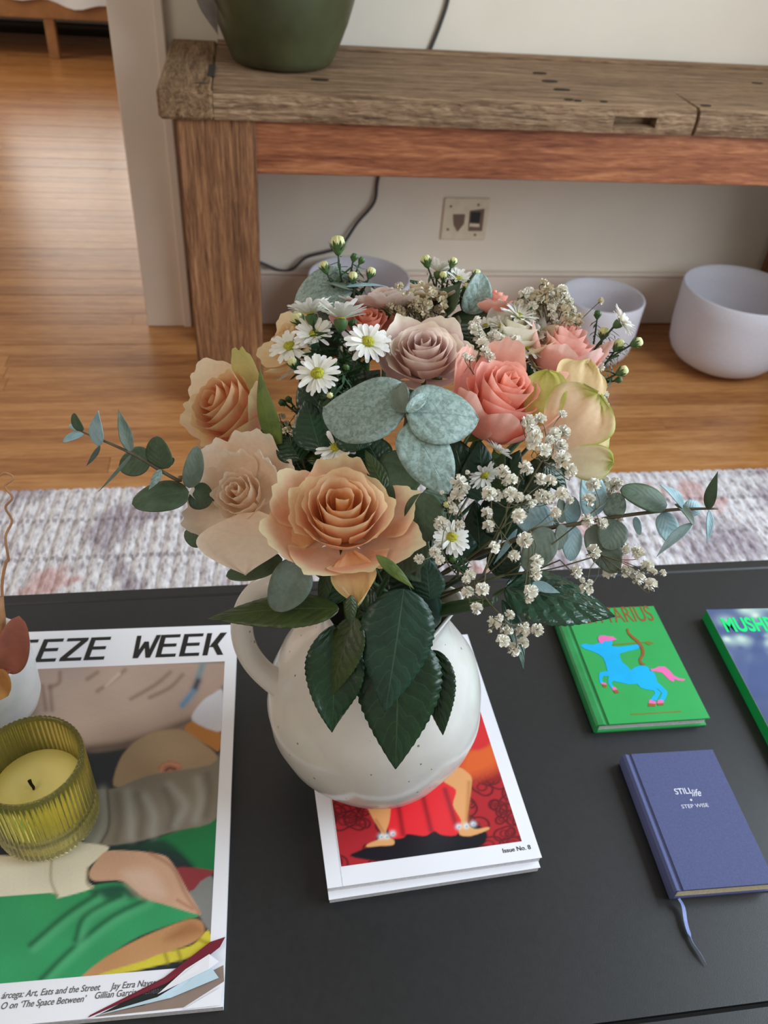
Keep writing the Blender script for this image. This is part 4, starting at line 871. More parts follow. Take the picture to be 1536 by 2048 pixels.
def PL(bp, tp, w, cb, cm_, ce_, n=(1, 0, 0), ruf=.02, seed=1, **k):
    def go(ro):
        b, t = at(*bp), at(*tp); W_ = w*(tp[2]+bp[2])*.5/F_PX
        v, f, uv = leafmesh(b, t, axis(*n), W_, nu=17, nv=20, seed=seed, **{**dict(shape='fan'), **k}); nn = axis(*n); co = []
        vv = []
        for p, (a, q) in zip(v, uv):
            u = (a-.5)/.48; rr = ruf*W_*(q**3+abs(u)**3*.6)*(math.sin(u*7+seed)+.6*math.sin(u*15+q*9+seed)); vv.append(p+nn*rr)
            e = max(max(0, (q-.84)/.16), max(0, (abs(u)-.86)/.14)*(q > .4)); co.append(mix(mix(cb, cm_, min(1, q*1.3)), ce_, min(1, e)))
        mesh('petal', vv, f, M_petal, ro, cols=co)
    return go
def LF(bp, tp, w, mat, off=(0, 0), n=(1, 0, 0), **k):        # leaf between two image points with the given depths
    bpt = at(*bp); tpt = at(*tp); nn = axis(*n)
    W_ = w*tp[2]*.5/F_PX+w*bp[2]*.5/F_PX
    return lambda ro: leaf('leaf', bpt, tpt, nn, W_, mat, ro, **k)

PEACH = (rgb(242, 180, 112), rgb(243, 196, 164), rgb(250, 238, 196))
CREAM = (rgb(240, 208, 172), rgb(248, 230, 210), rgb(250, 240, 224))
ORANGE = (rgb(232, 144, 72), rgb(240, 184, 152), rgb(232, 216, 164))
MAUVE = (rgb(208, 170, 166), rgb(230, 200, 194), rgb(248, 240, 222))
CORAL = (rgb(242, 148, 100), rgb(246, 172, 154), rgb(252, 206, 192))
PINK = (rgb(244, 176, 158), rgb(248, 192, 180), rgb(252, 218, 208))
LIME = (rgb(236, 178, 132), rgb(234, 204, 152), rgb(196, 204, 112))
SALM = (rgb(232, 152, 92), rgb(236, 158, 134), rgb(242, 178, 158))
WHITE = (rgb(236, 226, 190), rgb(246, 244, 228), rgb(250, 248, 240))
TANC = (rgb(222, 186, 132), rgb(236, 206, 158), rgb(240, 220, 180))
DUSK = (rgb(190, 150, 110), rgb(226, 206, 196), rgb(242, 232, 226))

# front peach rose with its hanging foliage
r1_leaves = [
 LF((808, 1178, .575), (770, 1424, .592), 150, M_rl_teal, n=(.9, .1, .25), shape='rose', bend=.05, fold=-.12, serr=.05, seed=1),
 LF((800, 1265, .600), (791, 1538, .606), 176, M_rl_dark, n=(.95, 0, .1), shape='rose', bend=.04, fold=-.10, serr=.05, seed=2),
 LF((868, 1300, .612), (886, 1470, .617), 78, M_rl_dark, n=(.8, -.4, .2), shape='rose', bend=.04, fold=-.25, serr=.06, seed=3),
 LF((712, 1235, .580), (664, 1392, .592), 78, M_rl_olive, n=(.8, -.3, .3), shape='rose', bend=.06, fold=-.2, serr=.04, seed=4),
 LF((668, 1250, .59), (664, 1464, .602), 118, M_rl_dark, n=(.9, .15, .2), shape='rose', bend=.08, fold=.22, wave=.04, serr=.04, seed=5),
 LF((678, 1218, .575), (416, 1238, .575), 88, M_rl_olive, n=(.7, 0, .7), shape='rose', bend=.05, fold=-.14, serr=.03, seed=6),
 LF((702, 1190, .52), (700, 1256, .525), 26, M_rl_olive, n=(1, .2, 0), shape='lance', bend=.06, fold=-.4, seed=7),
 LF((752, 1110, .51), (828, 1178, .515), 24, M_sepal, n=(1, 0, .2), shape='lance', bend=.1, fold=-.2, seed=8)]
rose('open peach rose with frilly yellow edges at the front of the bouquet', P(684, 1000, .040), axis(.80, .04, .60), .0355, 1.35, 16, .86, PEACH, .030, pw=.70, rmin=.10,
     outer=[(200, 1.30, .55, .62, .16), (245, 1.15, .50, .62, .18), (292, 1.10, .50, .62, .16), (335, 1.35, .55, .55, .18), (15, 1.25, .62, .55, .14), (150, 1.3, .62, .6, .12), (95, 1.12, .72, .7, .06)], seed=11, leaves=r1_leaves+[PL((700, 1105, .545), (716, 1212, .528), 92, rgb(236, 178, 132), rgb(240, 204, 150), rgb(236, 222, 156), n=(.9, 0, .5), shape='point', ruf=.10, fold=.3, bend=.05, seed=3), PL((650, 1050, .565), (535, 1062, .552), 120, rgb(236, 176, 120), rgb(240, 196, 150), rgb(246, 230, 170), n=(.8, -.2, .5), ruf=.05, bend=.06, seed=5)])
rose('wilting cream rose with creased petals left of the open peach rose', P(470, 980, .05), axis(.88, -.22, .3), .031, 1.1, 12, .62, CREAM, .035,
     outer=[(262, 1.35, .6, .62, .02), (205, 1.4, .6, .6, .04), (310, 1.3, .6, .6, .05), (75, 1.4, .85, .66, .08), (15, 1.35, .75, .6, .06), (130, 1.4, .8, .6, .06), (40, 1.0, .95, .6, .04), (165, 1.0, .92, .6, .04), (100, .9, 1.0, .6, .03)], seed=23, curlk=.5, leaves=[PL((478, 1000, .60), (612, 1000, .60), 130, rgb(240, 214, 190), rgb(246, 228, 210), rgb(248, 236, 222), n=(.9, .1, .3), ruf=.02, bend=.05, seed=6), PL((500, 1025, .580), (490, 1150, .552), 200, rgb(240, 214, 190), rgb(246, 230, 212), rgb(248, 236, 222), n=(.85, -.1, .5), shape='point', ruf=.012, bend=.05, fold=.1, seed=2)])
rose('peach and orange garden rose facing left above the eucalyptus branch', P(424, 800, .030), axis(.68, -.54, .30), .035, 1.5, 16, .78, ORANGE, .03, rmin=.10, pw=.75,
     outer=[(125, 1.3, .75, .6, .18, (rgb(240, 216, 184), rgb(244, 228, 200))), (165, 1.25, .65, .55, .1, (rgb(238, 206, 176), rgb(236, 220, 180))), (230, 1.12, .55, .62, .05), (300, .98, .6, .7, 0), (350, .95, .7, .7, .06), (60, 1.1, .8, .55, .18, (rgb(214, 206, 140), rgb(196, 196, 120)))], seed=37, leaves=[LF((560, 905, .60), (520, 735, .585), 46, M_sepal, n=(.8, -.4, .3), shape='lance', bend=.1, fold=-.2)])
rose('dusty mauve rose at the centre of the bouquet', P(848, 684, .035), axis(.78, -.02, .6), .0295, 1.3, 18, .84, MAUVE, .022,
     outer=[(60, 1.12, .72, .7, .16), (120, 1.1, .74, .7, .12), (180, 1.08, .62, .65, .12), (240, 1.05, .5, .65, .1), (300, 1.05, .5, .65, .1), (0, 1.12, .62, .65, .14)], seed=41, pw=.75)
rose('bright coral pink rose right of the silvery eucalyptus leaves', P(1022, 762, .022), axis(.70, .28, .56), .034, 1.75, 18, .74, CORAL, .028,
     outer=[(150, 1.1, .85, .6, .08), (215, .95, .7, .75, .0), (265, .9, .72, .75, .02), (320, 1.08, .8, .65, .1), (20, 1.15, .85, .6, .14), (85, 1.1, .88, .6, .1)], seed=53)
rose('soft pink rose at the back right, beside the aster buds', P(1142, 664, .055), axis(.46, .22, .82), .028, 1.7, 14, .74, PINK, .02,
     outer=[(180, 1.0, .8, .7, .08), (250, .95, .7, .8, .04), (310, 1.0, .75, .8, .06), (0, 1.1, .8, .6, .12), (90, 1.1, .85, .6, .1)], seed=61)
LM, LG, LP = rgb(208, 210, 126), rgb(190, 202, 100), rgb(242, 204, 176)
rose('pale lime-edged rose drooping at the right of the bouquet', P(1160, 820, .055), axis(.45, .72, .25), .026, 1.1, 10, .8, LIME, .05, seed=71, leaves=[
 PL((1090, 905, .575), (1196, 790, .572), 150, LP, rgb(242, 214, 178), LG, n=(.9, .1, .3), ruf=.06, bend=.14, fold=-.1, seed=1), PL((1085, 890, .578), (1098, 742, .585), 88, LM, LM, LG, n=(.8, -.3, .4), ruf=.04, bend=.12, fold=.1, seed=2),
 PL((1104, 910, .570), (1226, 926, .565), 78, rgb(244, 220, 190), rgb(240, 226, 186), LG, n=(.85, .1, -.3), ruf=.05, bend=.1, fold=.3, seed=3), PL((1130, 830, .59), (1176, 724, .60), 110, rgb(240, 204, 164), rgb(236, 206, 154), rgb(226, 208, 142), n=(.6, .3, .6), ruf=.05, bend=.1, seed=4),
 PL((1120, 850, .58), (1222, 846, .585), 130, LP, rgb(238, 210, 158), LG, n=(.7, .5, .2), ruf=.04, bend=.15, seed=5)])
rose('small salmon rose behind the daisies at the upper left', P(734, 628, .055), axis(.66, .0, .75), .0195, 1.15, 13, .85, SALM, .03,
     outer=[(150, 1.6, .7, .5, .12, (rgb(240, 176, 168), rgb(246, 196, 188))), (20, 1.3, .7, .55, .1), (270, 1.15, .5, .7, .1), (85, 1.2, .85, .6, .1)], seed=83)
rose('white rose behind the daisies at the upper right', P(1036, 642, .045), axis(.5, .1, .8), .025, 1.2, 10, .8, WHITE, .02,
     outer=[(60, 1.25, .9, .65, .05), (110, 1.2, .95, .6, .05), (0, 1.15, .8, .6, .08, (rgb(240, 226, 190), rgb(244, 232, 204))), (180, 1.1, .7, .6, .1), (320, 1.2, .6, .6, .1, (rgb(240, 226, 190), rgb(244, 232, 204)))], seed=91)
rose('small coral rose at the far back of the bouquet', P(985, 585, .085), axis(.3, .1, .95), .019, 1.1, 11, .9, CORAL, .03, outer=[(270, 1.2, .6, .7, .1), (0, 1.2, .6, .6, .15), (180, 1.2, .6, .6, .15)], seed=97)
rose('pale pinkish rose lying open at the far back left', P(772, 580, .08), axis(.12, 0, 1), .023, .85, 10, 1.0, DUSK, .05, outer=[(0, 1.5, .55, .6, .1), (180, 1.6, .55, .6, .1), (270, 1.3, .5, .7, .08), (220, 1.4, .45, .6, .1), (320, 1.4, .45, .6, .1)], seed=101)
rose('tan cream rose half hidden at the upper left of the bouquet', P(566, 668, .075), axis(.45, -.62, .5), .025, 1.2, 10, .8, TANC, .03, outer=[(100, 1.5, .8, .6, .1), (150, 1.45, .75, .6, .1), (230, 1.3, .6, .7, .05), (290, 1.5, .5, .7, .05), (330, 1.4, .6, .6, .05), (260, 1.6, .4, .5, .0, (rgb(226, 206, 180), rgb(232, 214, 190)))], seed=103)
rose('faded cream rose at the back, behind the dried white cluster', P(850, 572, .09), axis(.15, .1, 1), .02, .9, 9, 1.0, (rgb(176, 128, 84), rgb(206, 176, 130), rgb(240, 238, 226)), .05, outer=[(200, 1.4, .5, .6, .1), (330, 1.4, .6, .6, .1), (265, 1.3, .4, .7, .1), (60, 1.3, .8, .6, .1, (rgb(236, 238, 230), rgb(240, 244, 240)))], seed=107)

# ------------------------------------------------------------------ eucalyptus
def eleaf(ro, b, t, w, mat, n=(1, 0, .2), shape='euc', **k):
    W_ = w*(b[2]+t[2])/2/F_PX; leaf('leaf', at(*b), at(*t), axis(*n), W_, mat, ro, shape=shape, nu=11, nv=24, **k)
def sprig(name, label, cat, pts, rad, mat, seed, group=None):
    pts = [np.array(p) for p in pts]; e = empty(name, label, cat, pts[0], group)
    nk, bt = neckpath(pts[0], seed); tube('stem', pts[::-1]+[nk, bt], rad[::-1]+[rad[0], rad[0]], mat, e, max(16, len(pts)*5), 7); return e
D = lambda x, y, o=0.: (x, y, dome(x, y, o))
e = sprig('eucalyptus_branch', 'silvery eucalyptus tip with three broad leaves at the centre of the bouquet', 'foliage', [at(*D(822, 900, .06)), at(*D(815, 850, .03)), at(*D(812, 826, .005))], [.0016, .0016, .0014], M_estem, 201)
eleaf(e, D(810, 828, .004), D(648, 814, .012), 160, M_eu, (.9, -.05, .4), shape='heart', skew=-.5, bend=.07, fold=-.12, wave=.02, seed=1)
eleaf(e, D(812, 826, .002), D(957, 838, .012), 134, M_eu, (.9, .25, .35), shape='heart', wave=.02, bend=.06, fold=-.08, seed=2)
eleaf(e, D(815, 846, .006), D(897, 988, .016), 112, M_eu, (.9, .1, .4), shape='heart', wave=.02, bend=.05, fold=-.08, seed=3)
eleaf(e, D(810, 826, -.002), D(800, 768, .004), 42, M_eu_grey, (.8, -.5, .3), bend=.1, fold=.3, seed=4)
eleaf(e, D(812, 824, -.006), D(850, 790, -.002), 26, M_eu, (.8, .5, .3), bend=.1, fold=.4, seed=5)
e = sprig('eucalyptus_branch', 'long eucalyptus branch reaching out to the left over the rug', 'foliage', [at(410, 985, .60), at(357, 961, .585), at(321, 941, .58), at(269, 910, .575), at(211, 883, .57), at(160, 862, .57)], [.0016, .0014, .0013, .0011, .0009, .0006], M_estem, 202)
T_ = .575
for b, t, w, mt, n, kw in [
 ((165, 862, .57), (148, 826, .565), 24, M_eu_dark, (.8, -.4, .2), dict(bend=.1, fold=.2)), ((167, 866, .57), (126, 884, .565), 20, M_eu_blue, (.8, 0, .5), dict(bend=.1)), ((158, 858, .57), (138, 850, .57), 12, M_eu_blue, (1, 0, .2), {}),
 ((196, 892, .572), (197, 821, .56), 36, M_eu_blue, (.9, -.2, .2), dict(bend=.05, fold=.15, shape='lance')), ((200, 890, .572), (172, 932, .585), 12, M_eu_grey, (.6, .6, 0), dict(bend=.05, shape='lance')),
 ((262, 905, .575), (237, 818, .56), 28, M_eu_grey, (.7, .5, .1), dict(bend=-.06, fold=.3, shape='lance')), ((266, 906, .575), (197, 983, .57), 8, M_eu_grey, (.5, .8, 0), dict(bend=.02, shape='lance')),
 ((302, 918, .585), (238, 932, .59), 62, M_eu_dark, (.9, 0, .3), dict(bend=.05)), ((326, 938, .58), (314, 872, .57), 56, M_eu_dark, (.9, -.2, .3), dict(bend=.06, fold=.1)), ((322, 938, .578), (297, 980, .575), 18, M_eu, (.7, .6, .1), dict(bend=.05, fold=.2, shape='lance')), ((334, 930, .58), (348, 916, .58), 14, M_eu_dark, (1, 0, 0), {}),
 ((378, 976, .585), (394, 892, .58), 40, M_eu_grey, (.8, .45, .2), dict(bend=.05, fold=.2)), ((378, 984, .585), (264, 1008, .575), 72, M_eu_dark, (.85, 0, .5), dict(bend=.06, fold=-.06)), ((380, 984, .59), (424, 1004, .595), 56, M_eu_dark, (.9, .2, .2), dict(bend=.05)),
 ((412, 1082, .60), (369, 1064, .60), 42, M_eu_dark, (.9, -.2, .2), dict(bend=.05)), ((565, 1118, .585), (452, 1152, .585), 52, M_eu_dark, (.8, 0, .5), dict(bend=-.05, fold=.1)), ((600, 1120, .57), (548, 1222, .565), 84, M_eu_grey, (.8, .4, .2), dict(bend=.12, fold=.2))]:
    eleaf(e, b, t, w, mt, n, **{**dict(shape='euc', seed=int(b[0])), **kw})
e = sprig('eucalyptus_branch', 'eucalyptus branch with bluish leaves reaching out to the right', 'foliage', [at(1040, 1075, .60), at(1100, 1056, .592), at(1165, 1046, .59), at(1228, 1034, .59), at(1321, 1022, .588), at(1370, 1018, .585), at(1436, 1017, .582)], [.0018, .0016, .0015, .0014, .0013, .0011, .0008], M_estem, 203)
for b, t, w, mt, n, kw in [
 ((1416, 1020, .583), (1436, 942, .57), 25, M_eu_dark, (.7, -.5, .2), dict(bend=.06, fold=.2, shape='lance')), ((1418, 1020, .583), (1414, 1086, .59), 20, M_eu_blue, (.8, .3, .2), dict(bend=.04, fold=.2, shape='lance')),
 ((1368, 1017, .585), (1320, 970, .575), 30, M_eu_blue, (.8, 0, .6), dict(bend=.08, fold=.2, shape='lance')), ((1370, 1022, .585), (1400, 1010, .59), 34, M_eu_blue, (.9, .2, .3), dict(bend=.1)),
 ((1350, 1008, .585), (1386, 1050, .575), 26, M_eu_grey, (.8, .5, .2), dict(bend=.1, fold=.3)), ((1386, 1046, .576), (1313, 1113, .575), 24, M_eu_blue, (.7, -.3, .6), dict(bend=.05, fold=.3, shape='lance')), ((1322, 1026, .588), (1346, 1086, .59), 48, M_eu_blue, (.9, .1, .3), dict(bend=.07)),
 ((1334, 1010, .588), (1240, 980, .58), 60, M_eu_dark, (.9, 0, .5), dict(bend=.05, fold=-.08)), ((1270, 1034, .59), (1280, 1070, .595), 16, M_eu_blue, (1, 0, .2), {}),
 ((1186, 1034, .592), (1174, 938, .582), 62, M_eu_blue, (.9, .2, .3), dict(bend=.07, fold=.1)), ((1182, 1050, .59), (1232, 1146, .59), 64, M_eu_grey, (.9, -.2, .3), dict(bend=.08, fold=.1)),
 ((1143, 1048, .592), (1143, 992, .585), 36, M_eu_blue, (.9, .1, .3), dict(bend=.06)), ((1143, 1050, .592), (1141, 1122, .59), 42, M_eu_blue, (.9, .1, .2), dict(bend=.06)), ((1124, 1048, .588), (1117, 1100, .588), 32, M_eu_grey, (.8, .4, .2), dict(bend=.06)), ((1124, 1046, .588), (1120, 996, .585), 26, M_eu_grey, (.8, .4, .2), dict(bend=.06)),
 ((1232, 1040, .588), (1214, 1100, .585), 62, M_eu_grey, (.9, .1, .3), dict(bend=.06)), ((1222, 1036, .592), (1238, 985, .588), 44, M_eu, (.9, -.1, .3), dict(bend=.05)),
 ((1106, 1052, .60), (1026, 1026, .60), 72, M_eu_blue, (.9, 0, .4), dict(bend=.05)), ((1102, 1058, .585), (1050, 1142, .585), 66, M_eu_grey, (.9, .2, .2), dict(bend=.06)), ((1064, 1166, .60), (1120, 1186, .60), 22, M_eu_blue, (.9, 0, .3), dict(shape='lance')), ((1034, 1058, .61), (986, 1130, .605), 14, M_eu_blue, (.9, .3, .2), dict(shape='lance', bend=.05))]:
    eleaf(e, b, t, w, mt, n, **{**dict(shape='euc', seed=int(b[0])), **kw})
e = sprig('eucalyptus_branch', 'eucalyptus branch with a large curled leaf at the top left of the bouquet', 'foliage', [at(*D(702, 660, .10)), at(*D(706, 610, .085)), at(*D(708, 578, .08))], [.0016, .0014, .0012], M_estem, 204)
eleaf(e, D(706, 582, .08), D(588, 606, .10), 118, M_eu, (.75, -.35, .45), bend=.12, fold=.12, seed=31); eleaf(e, D(700, 588, .095), D(640, 640, .10), 96, M_eu_grey, (.8, 0, .3), bend=.06, seed=33); eleaf(e, D(692, 574, .075), D(776, 574, .085), 26, M_eu_blue, (.5, 0, .9), bend=.06, shape='lance', seed=32); eleaf(e, D(706, 580, .075), D(644, 566, .085), 34, M_eu_grey, (.5, 0, .9), bend=.08, shape='lance', seed=34)
e = sprig('eucalyptus_branch', 'upright folded eucalyptus leaves at the top centre of the bouquet', 'foliage', [at(*D(905, 690, .09)), at(*D(905, 645, .08)), at(*D(930, 628, .075))], [.0015, .0014, .001], M_estem, 205)
eleaf(e, D(886, 636, .07), D(922, 566, .08), 70, M_eu_dark, (.7, -.5, .3), bend=.1, fold=.35, shape='lance', seed=41); eleaf(e, D(935, 628, .07), D(962, 545, .075), 62, M_eu, (.75, .4, .3), bend=.12, fold=.3, seed=42); eleaf(e, D(930, 630, .075), D(952, 540, .085), 34, M_eu_dark, (.6, -.7, .2), bend=.08, fold=.2, shape='lance', seed=43); eleaf(e, D(900, 640, .072), D(985, 630, .075), 40, M_eu_dark, (.8, 0, .6), bend=.06, seed=44)
e = sprig('eucalyptus_branch', 'dark grey-green eucalyptus leaves tucked right of the open peach rose', 'foliage', [at(*D(830, 1150, .10)), at(*D(838, 1050, .08)), at(*D(830, 960, .075))], [.0016, .0014, .001], M_estem, 206)
for b, t, w, n in [((846, 985, .06), (852, 1084, .07), 78, (.9, -.1, .2)), ((846, 1072, .08), (790, 1146, .08), 74, (.9, 0, .3)), ((812, 900, .08), (790, 1000, .075), 96, (.9, -.1, .3)), ((850, 980, .075), (880, 1060, .09), 70, (.9, .3, .2)), ((800, 1090, .10), (850, 1160, .10), 70, (.9, 0, .2)), ((690, 930, .11), (760, 900, .11), 60, (.9, 0, .3))]:
    eleaf(e, D(*b), D(*t), w, M_eu_dark, n, bend=.05, seed=int(b[0]))

# rose foliage at the right and inside the bouquet
fo = sprig('rose_foliage_stem', 'rose foliage with a large glossy leaf overhanging the green book', 'foliage', [at(960, 1210, .66), at(990, 1190, .625), at(1012, 1178, .61)], [.0024, .002, .0016], M_stem, 207)
LF((1010, 1176, .61), (1232, 1234, .60), 136, M_rl_gloss, n=(.75, .2, .6), shape='rose', bend=.05, fold=-.12, wave=.008, serr=.045, seed=9)(fo)
LF((1004, 1200, .61), (1047, 1342, .60), 40, M_rl_teal, n=(.8, .5, .2), shape='lance', bend=.06, fold=.3, seed=10)(fo)
for b, t, w, mt in [((990, 1150, .64), (1040, 1080, .63), 70, M_rl_dark), ((960, 1120, .64), (950, 1000, .62), 90, M_rl_dark), ((980, 1060, .63), (1050, 960, .62), 90, M_rl_dark), ((1040, 1010, .62), (1100, 900, .61), 80, M_rl_dark), ((960, 990, .6), (1010, 905, .585), 60, M_rl_olive), ((905, 1010, .61), (890, 900, .6), 90, M_rl_dark), ((920, 1120, .63), (900, 1020, .62), 90, M_rl_teal), ((1080, 970, .61), (1140, 900, .605), 56, M_rl_dark), ((1000, 1000, .63), (1120, 1050, .63), 90, M_rl_dark), ((930, 980, .60), (905, 870, .59), 100, M_rl_dark), ((960, 1000, .60), (960, 880, .59), 90, M_rl_teal), ((985, 1010, .605), (1040, 900, .595), 90, M_rl_dark), ((1020, 1000, .61), (1110, 940, .60), 80, M_rl_dark), ((880, 1000, .61), (920, 930, .60), 80, M_rl_dark), ((1010, 1080, .62), (1010, 960, .61), 100, M_rl_dark), ((1090, 930, .59), (1135, 990, .6), 46, M_rl_dark)]:
    LF(b, t, w, mt, n=(.9, .1, .3), shape='rose', bend=.05, fold=-.15, seed=int(b[0]))(fo)
f2 = sprig('rose_foliage_stem', 'dark rose foliage in the shadow left of the silvery eucalyptus', 'foliage', [at(*D(740, 1100, .13)), at(*D(690, 960, .11)), at(*D(660, 860, .10))], [.0024, .002, .0016], M_stem, 208)
for x0, y0, x1, y1, w, o, mt in [(690, 900, 600, 850, 80, .085, M_rl_dark), (700, 890, 740, 790, 90, .09, M_rl_dark), (720, 930, 640, 930, 80, .115, M_rl_dark), (740, 950, 760, 870, 80, .09, M_rl_dark), (620, 950, 590, 890, 70, .11, M_rl_dark), (640, 880, 690, 790, 80, .10, M_rl_dark), (700, 800, 760, 740, 80, .10, M_rl_dark), (690, 960, 600, 950, 60, .13, M_rl_dark), (660, 800, 600, 750, 80, .11, M_rl_dark), (770, 980, 730, 900, 40, .075, M_rl_olive), (660, 1130, 640, 1220, 30, .09, M_rl_olive), (640, 930, 600, 890, 26, .09, M_rl_olive), (700, 1190, 640, 1130, 90, .1, M_rl_dark), (750, 1180, 690, 1200, 90, .11, M_rl_dark), (830, 1190, 780, 1120, 90, .11, M_rl_dark), (860, 1200, 850, 1110, 70, .10, M_rl_teal), (580, 930, 560, 880, 50, .13, M_rl_dark), (880, 640, 960, 700, 80, .11, M_rl_dark), (1070, 720, 1100, 640, 80, .1, M_rl_dark), (1060, 780, 1120, 720, 90, .1, M_rl_dark), (800, 640, 740, 700, 90, .11, M_rl_dark), (870, 620, 820, 560, 70, .12, M_rl_dark), (620, 700, 680, 640, 90, .11, M_rl_dark), (640, 900, 610, 800, 90, .07, M_rl_dark), (690, 880, 640, 800, 90, .075, M_rl_dark), (720, 900, 690, 830, 80, .07, M_rl_dark), (600, 920, 560, 860, 70, .08, M_rl_dark), (660, 940, 600, 920, 70, .12, M_rl_dark), (700, 780, 690, 700, 70, .08, M_rl_dark), (650, 830, 600, 760, 80, .095, M_rl_dark), (760, 930, 720, 860, 80, .085, M_rl_dark)]:
    LF(D(x0, y0, o), D(x1, y1, o), w, mt, n=(.9, .05, .3), shape='rose', bend=.05, fold=-.15, seed=x0)(f2)
th = empty('cut_stalk', 'thick green stalk standing in the mouth of the jug behind the leaves', 'foliage', at(858, 1235, .655))
tube('stalk', [at(856, 1120, .60), at(858, 1180, .62), at(862, 1240, .65), NECK+V3(.012, -.006, -.02)], [.0068, .0076, .0074, .006], M_rl_teal, th, 14, 12)
tube('side_twig', [at(868, 1226, .64), at(905, 1216, .635), at(950, 1208, .63), at(985, 1206, .625)], [.0045, .0058, .005, .002], M_stem, th, 12, 8)

# ------------------------------------------------------------------ asters
def basis(a): s = nrm(np.cross(a, V3(.3, .2, .93)) if abs(a[2]) < .9 else np.cross(a, V3(1, 0, 0))); return s, np.cross(a, s)
def daisy(ro, c, a, R, seed, cup=.18, dark=1.0):
    s, t = basis(a); r2 = random.Random(seed); v = []; f = []; co = []; n = 21; n2 = 15 if cup > .3 else 9
    for lay in range(2):
        for k in range(n if lay == 0 else n2):
            an = 2*pi*(k+lay*.5)/(n if lay == 0 else n2)+r2.uniform(-.08, .08); L = R*(r2.uniform(.9, 1.05) if lay == 0 else r2.uniform(.7, .9)); w = R*.112*r2.uniform(.8, 1.2); el = cup+lay*.2+r2.uniform(-.2, .2); dr = r2.uniform(.1, .42)
            d = s*math.cos(an)+t*math.sin(an); e = np.cross(a, d); b = len(v)
            for j, q in enumerate((.16, .35, .6, .82, .96, 1.0)):
                ww = w*(.45, .75, 1.0, 1.0, .7, .3)[j]; hgt = L*(el*q-dr*q*q*.6)
                for u in (-1, 0, 1): v.append(c+d*L*q+e*ww*u+a*(hgt+ww*.25*abs(u))); co.append(mix(rgb(236, 238, 220), rgb(250, 250, 250), q))
            f += grid_f(3, 6, b)
    h = mesh('daisy_head', v, f, M_ray, ro, cols=co)
    dv, df = lathe_vf([(0, .24*R), (.12*R, .23*R), (.22*R, .19*R), (.28*R, .11*R), (.25*R, .04*R)], (0, 0, 0), 14); rr = [(.62 if cup > .55 else 1)*(1+r2.uniform(-.12, .12)) for _ in dv]
    mesh('disc', [c+s*p[0]*k+t*p[1]*k+a*p[2]*k for p, k in zip(np.array(dv), rr)], df, M_disc, h)
    dv, df = lathe_vf([(.27*R, -.02*R), (.26*R, -.16*R), (.16*R, -.36*R), (.05*R, -.46*R), (0, -.46*R)], (0, 0, 0), 12); mesh('calyx', [c+s*p[0]+t*p[1]+a*p[2] for p in np.array(dv)], df, M_calyx, h)
    return h
def bud(ro, c, a, R, seed, green=False):
    s, t = basis(a); v = []; f = []; n = 9
    prof = [(.35, -.5), (.62, -.1), (.66, .35), (.5, .8), (.2, 1.02), (0, 1.05)]
    def md(i, an, r, z): return (.10*math.cos(n*an)*(r > .1), 0, .10*math.cos(n*an)*(.3 < z < .95))
    dv, df = lathe_vf(prof, (0, 0, 0), 27, md); h = mesh('bud', [c+R*(s*p[0]+t*p[1]+a*p[2]) for p in np.array(dv)], df, M_calyx if green else M_bud, ro)
    mb = MB(); r2 = random.Random(seed)
    for k in range(14):
        an = 2*pi*k/14+r2.uniform(-.1, .1); d = s*math.cos(an)+t*math.sin(an); e = np.cross(a, d); lay = k % 2
        p0 = c-a*R*.75+d*R*.3; p1 = c+a*R*(-.1+.25*lay)+d*R*(.84); p2 = c+a*R*(.3+.25*lay)+d*R*(.95+.15*r2.random())
        mb.add([p0-e*R*.16, p0+e*R*.16, p1+e*R*.16, p2, p1-e*R*.16], [(0, 1, 2, 4), (4, 2, 3)])
    dv, df = lathe_vf([(.66, -.1), (.5, -.6), (.2, -.95), (0, -.95)], (0, 0, 0), 10); mb.add([c+R*(s*p[0]+t*p[1]+a*p[2]) for p in np.array(dv)], df)
    mesh('calyx', mb.v, mb.f, M_calyx, h)
def needles(mb, p0, p1, n, L, r2):
    d = nrm(np.array(p1)-p0); s, t = basis(d)
    for k in range(n):
        q = (k+r2.random())/n; b = p0*(1-q)+np.array(p1)*q; an = r2.uniform(0, 6.28); o = s*math.cos(an)+t*math.sin(an); l = L*r2.uniform(.6, 1.1)
        e = np.cross(d, o)*l*.075; m1 = b+o*l*.6+d*l*.25; tp = b+o*l*.95+d*l*r2.uniform(.3, .8)
        mb.add([b-e, b+e, m1+e*1.1, tp, m1-e*1.1], [(0, 1, 2, 4), (4, 2, 3)])
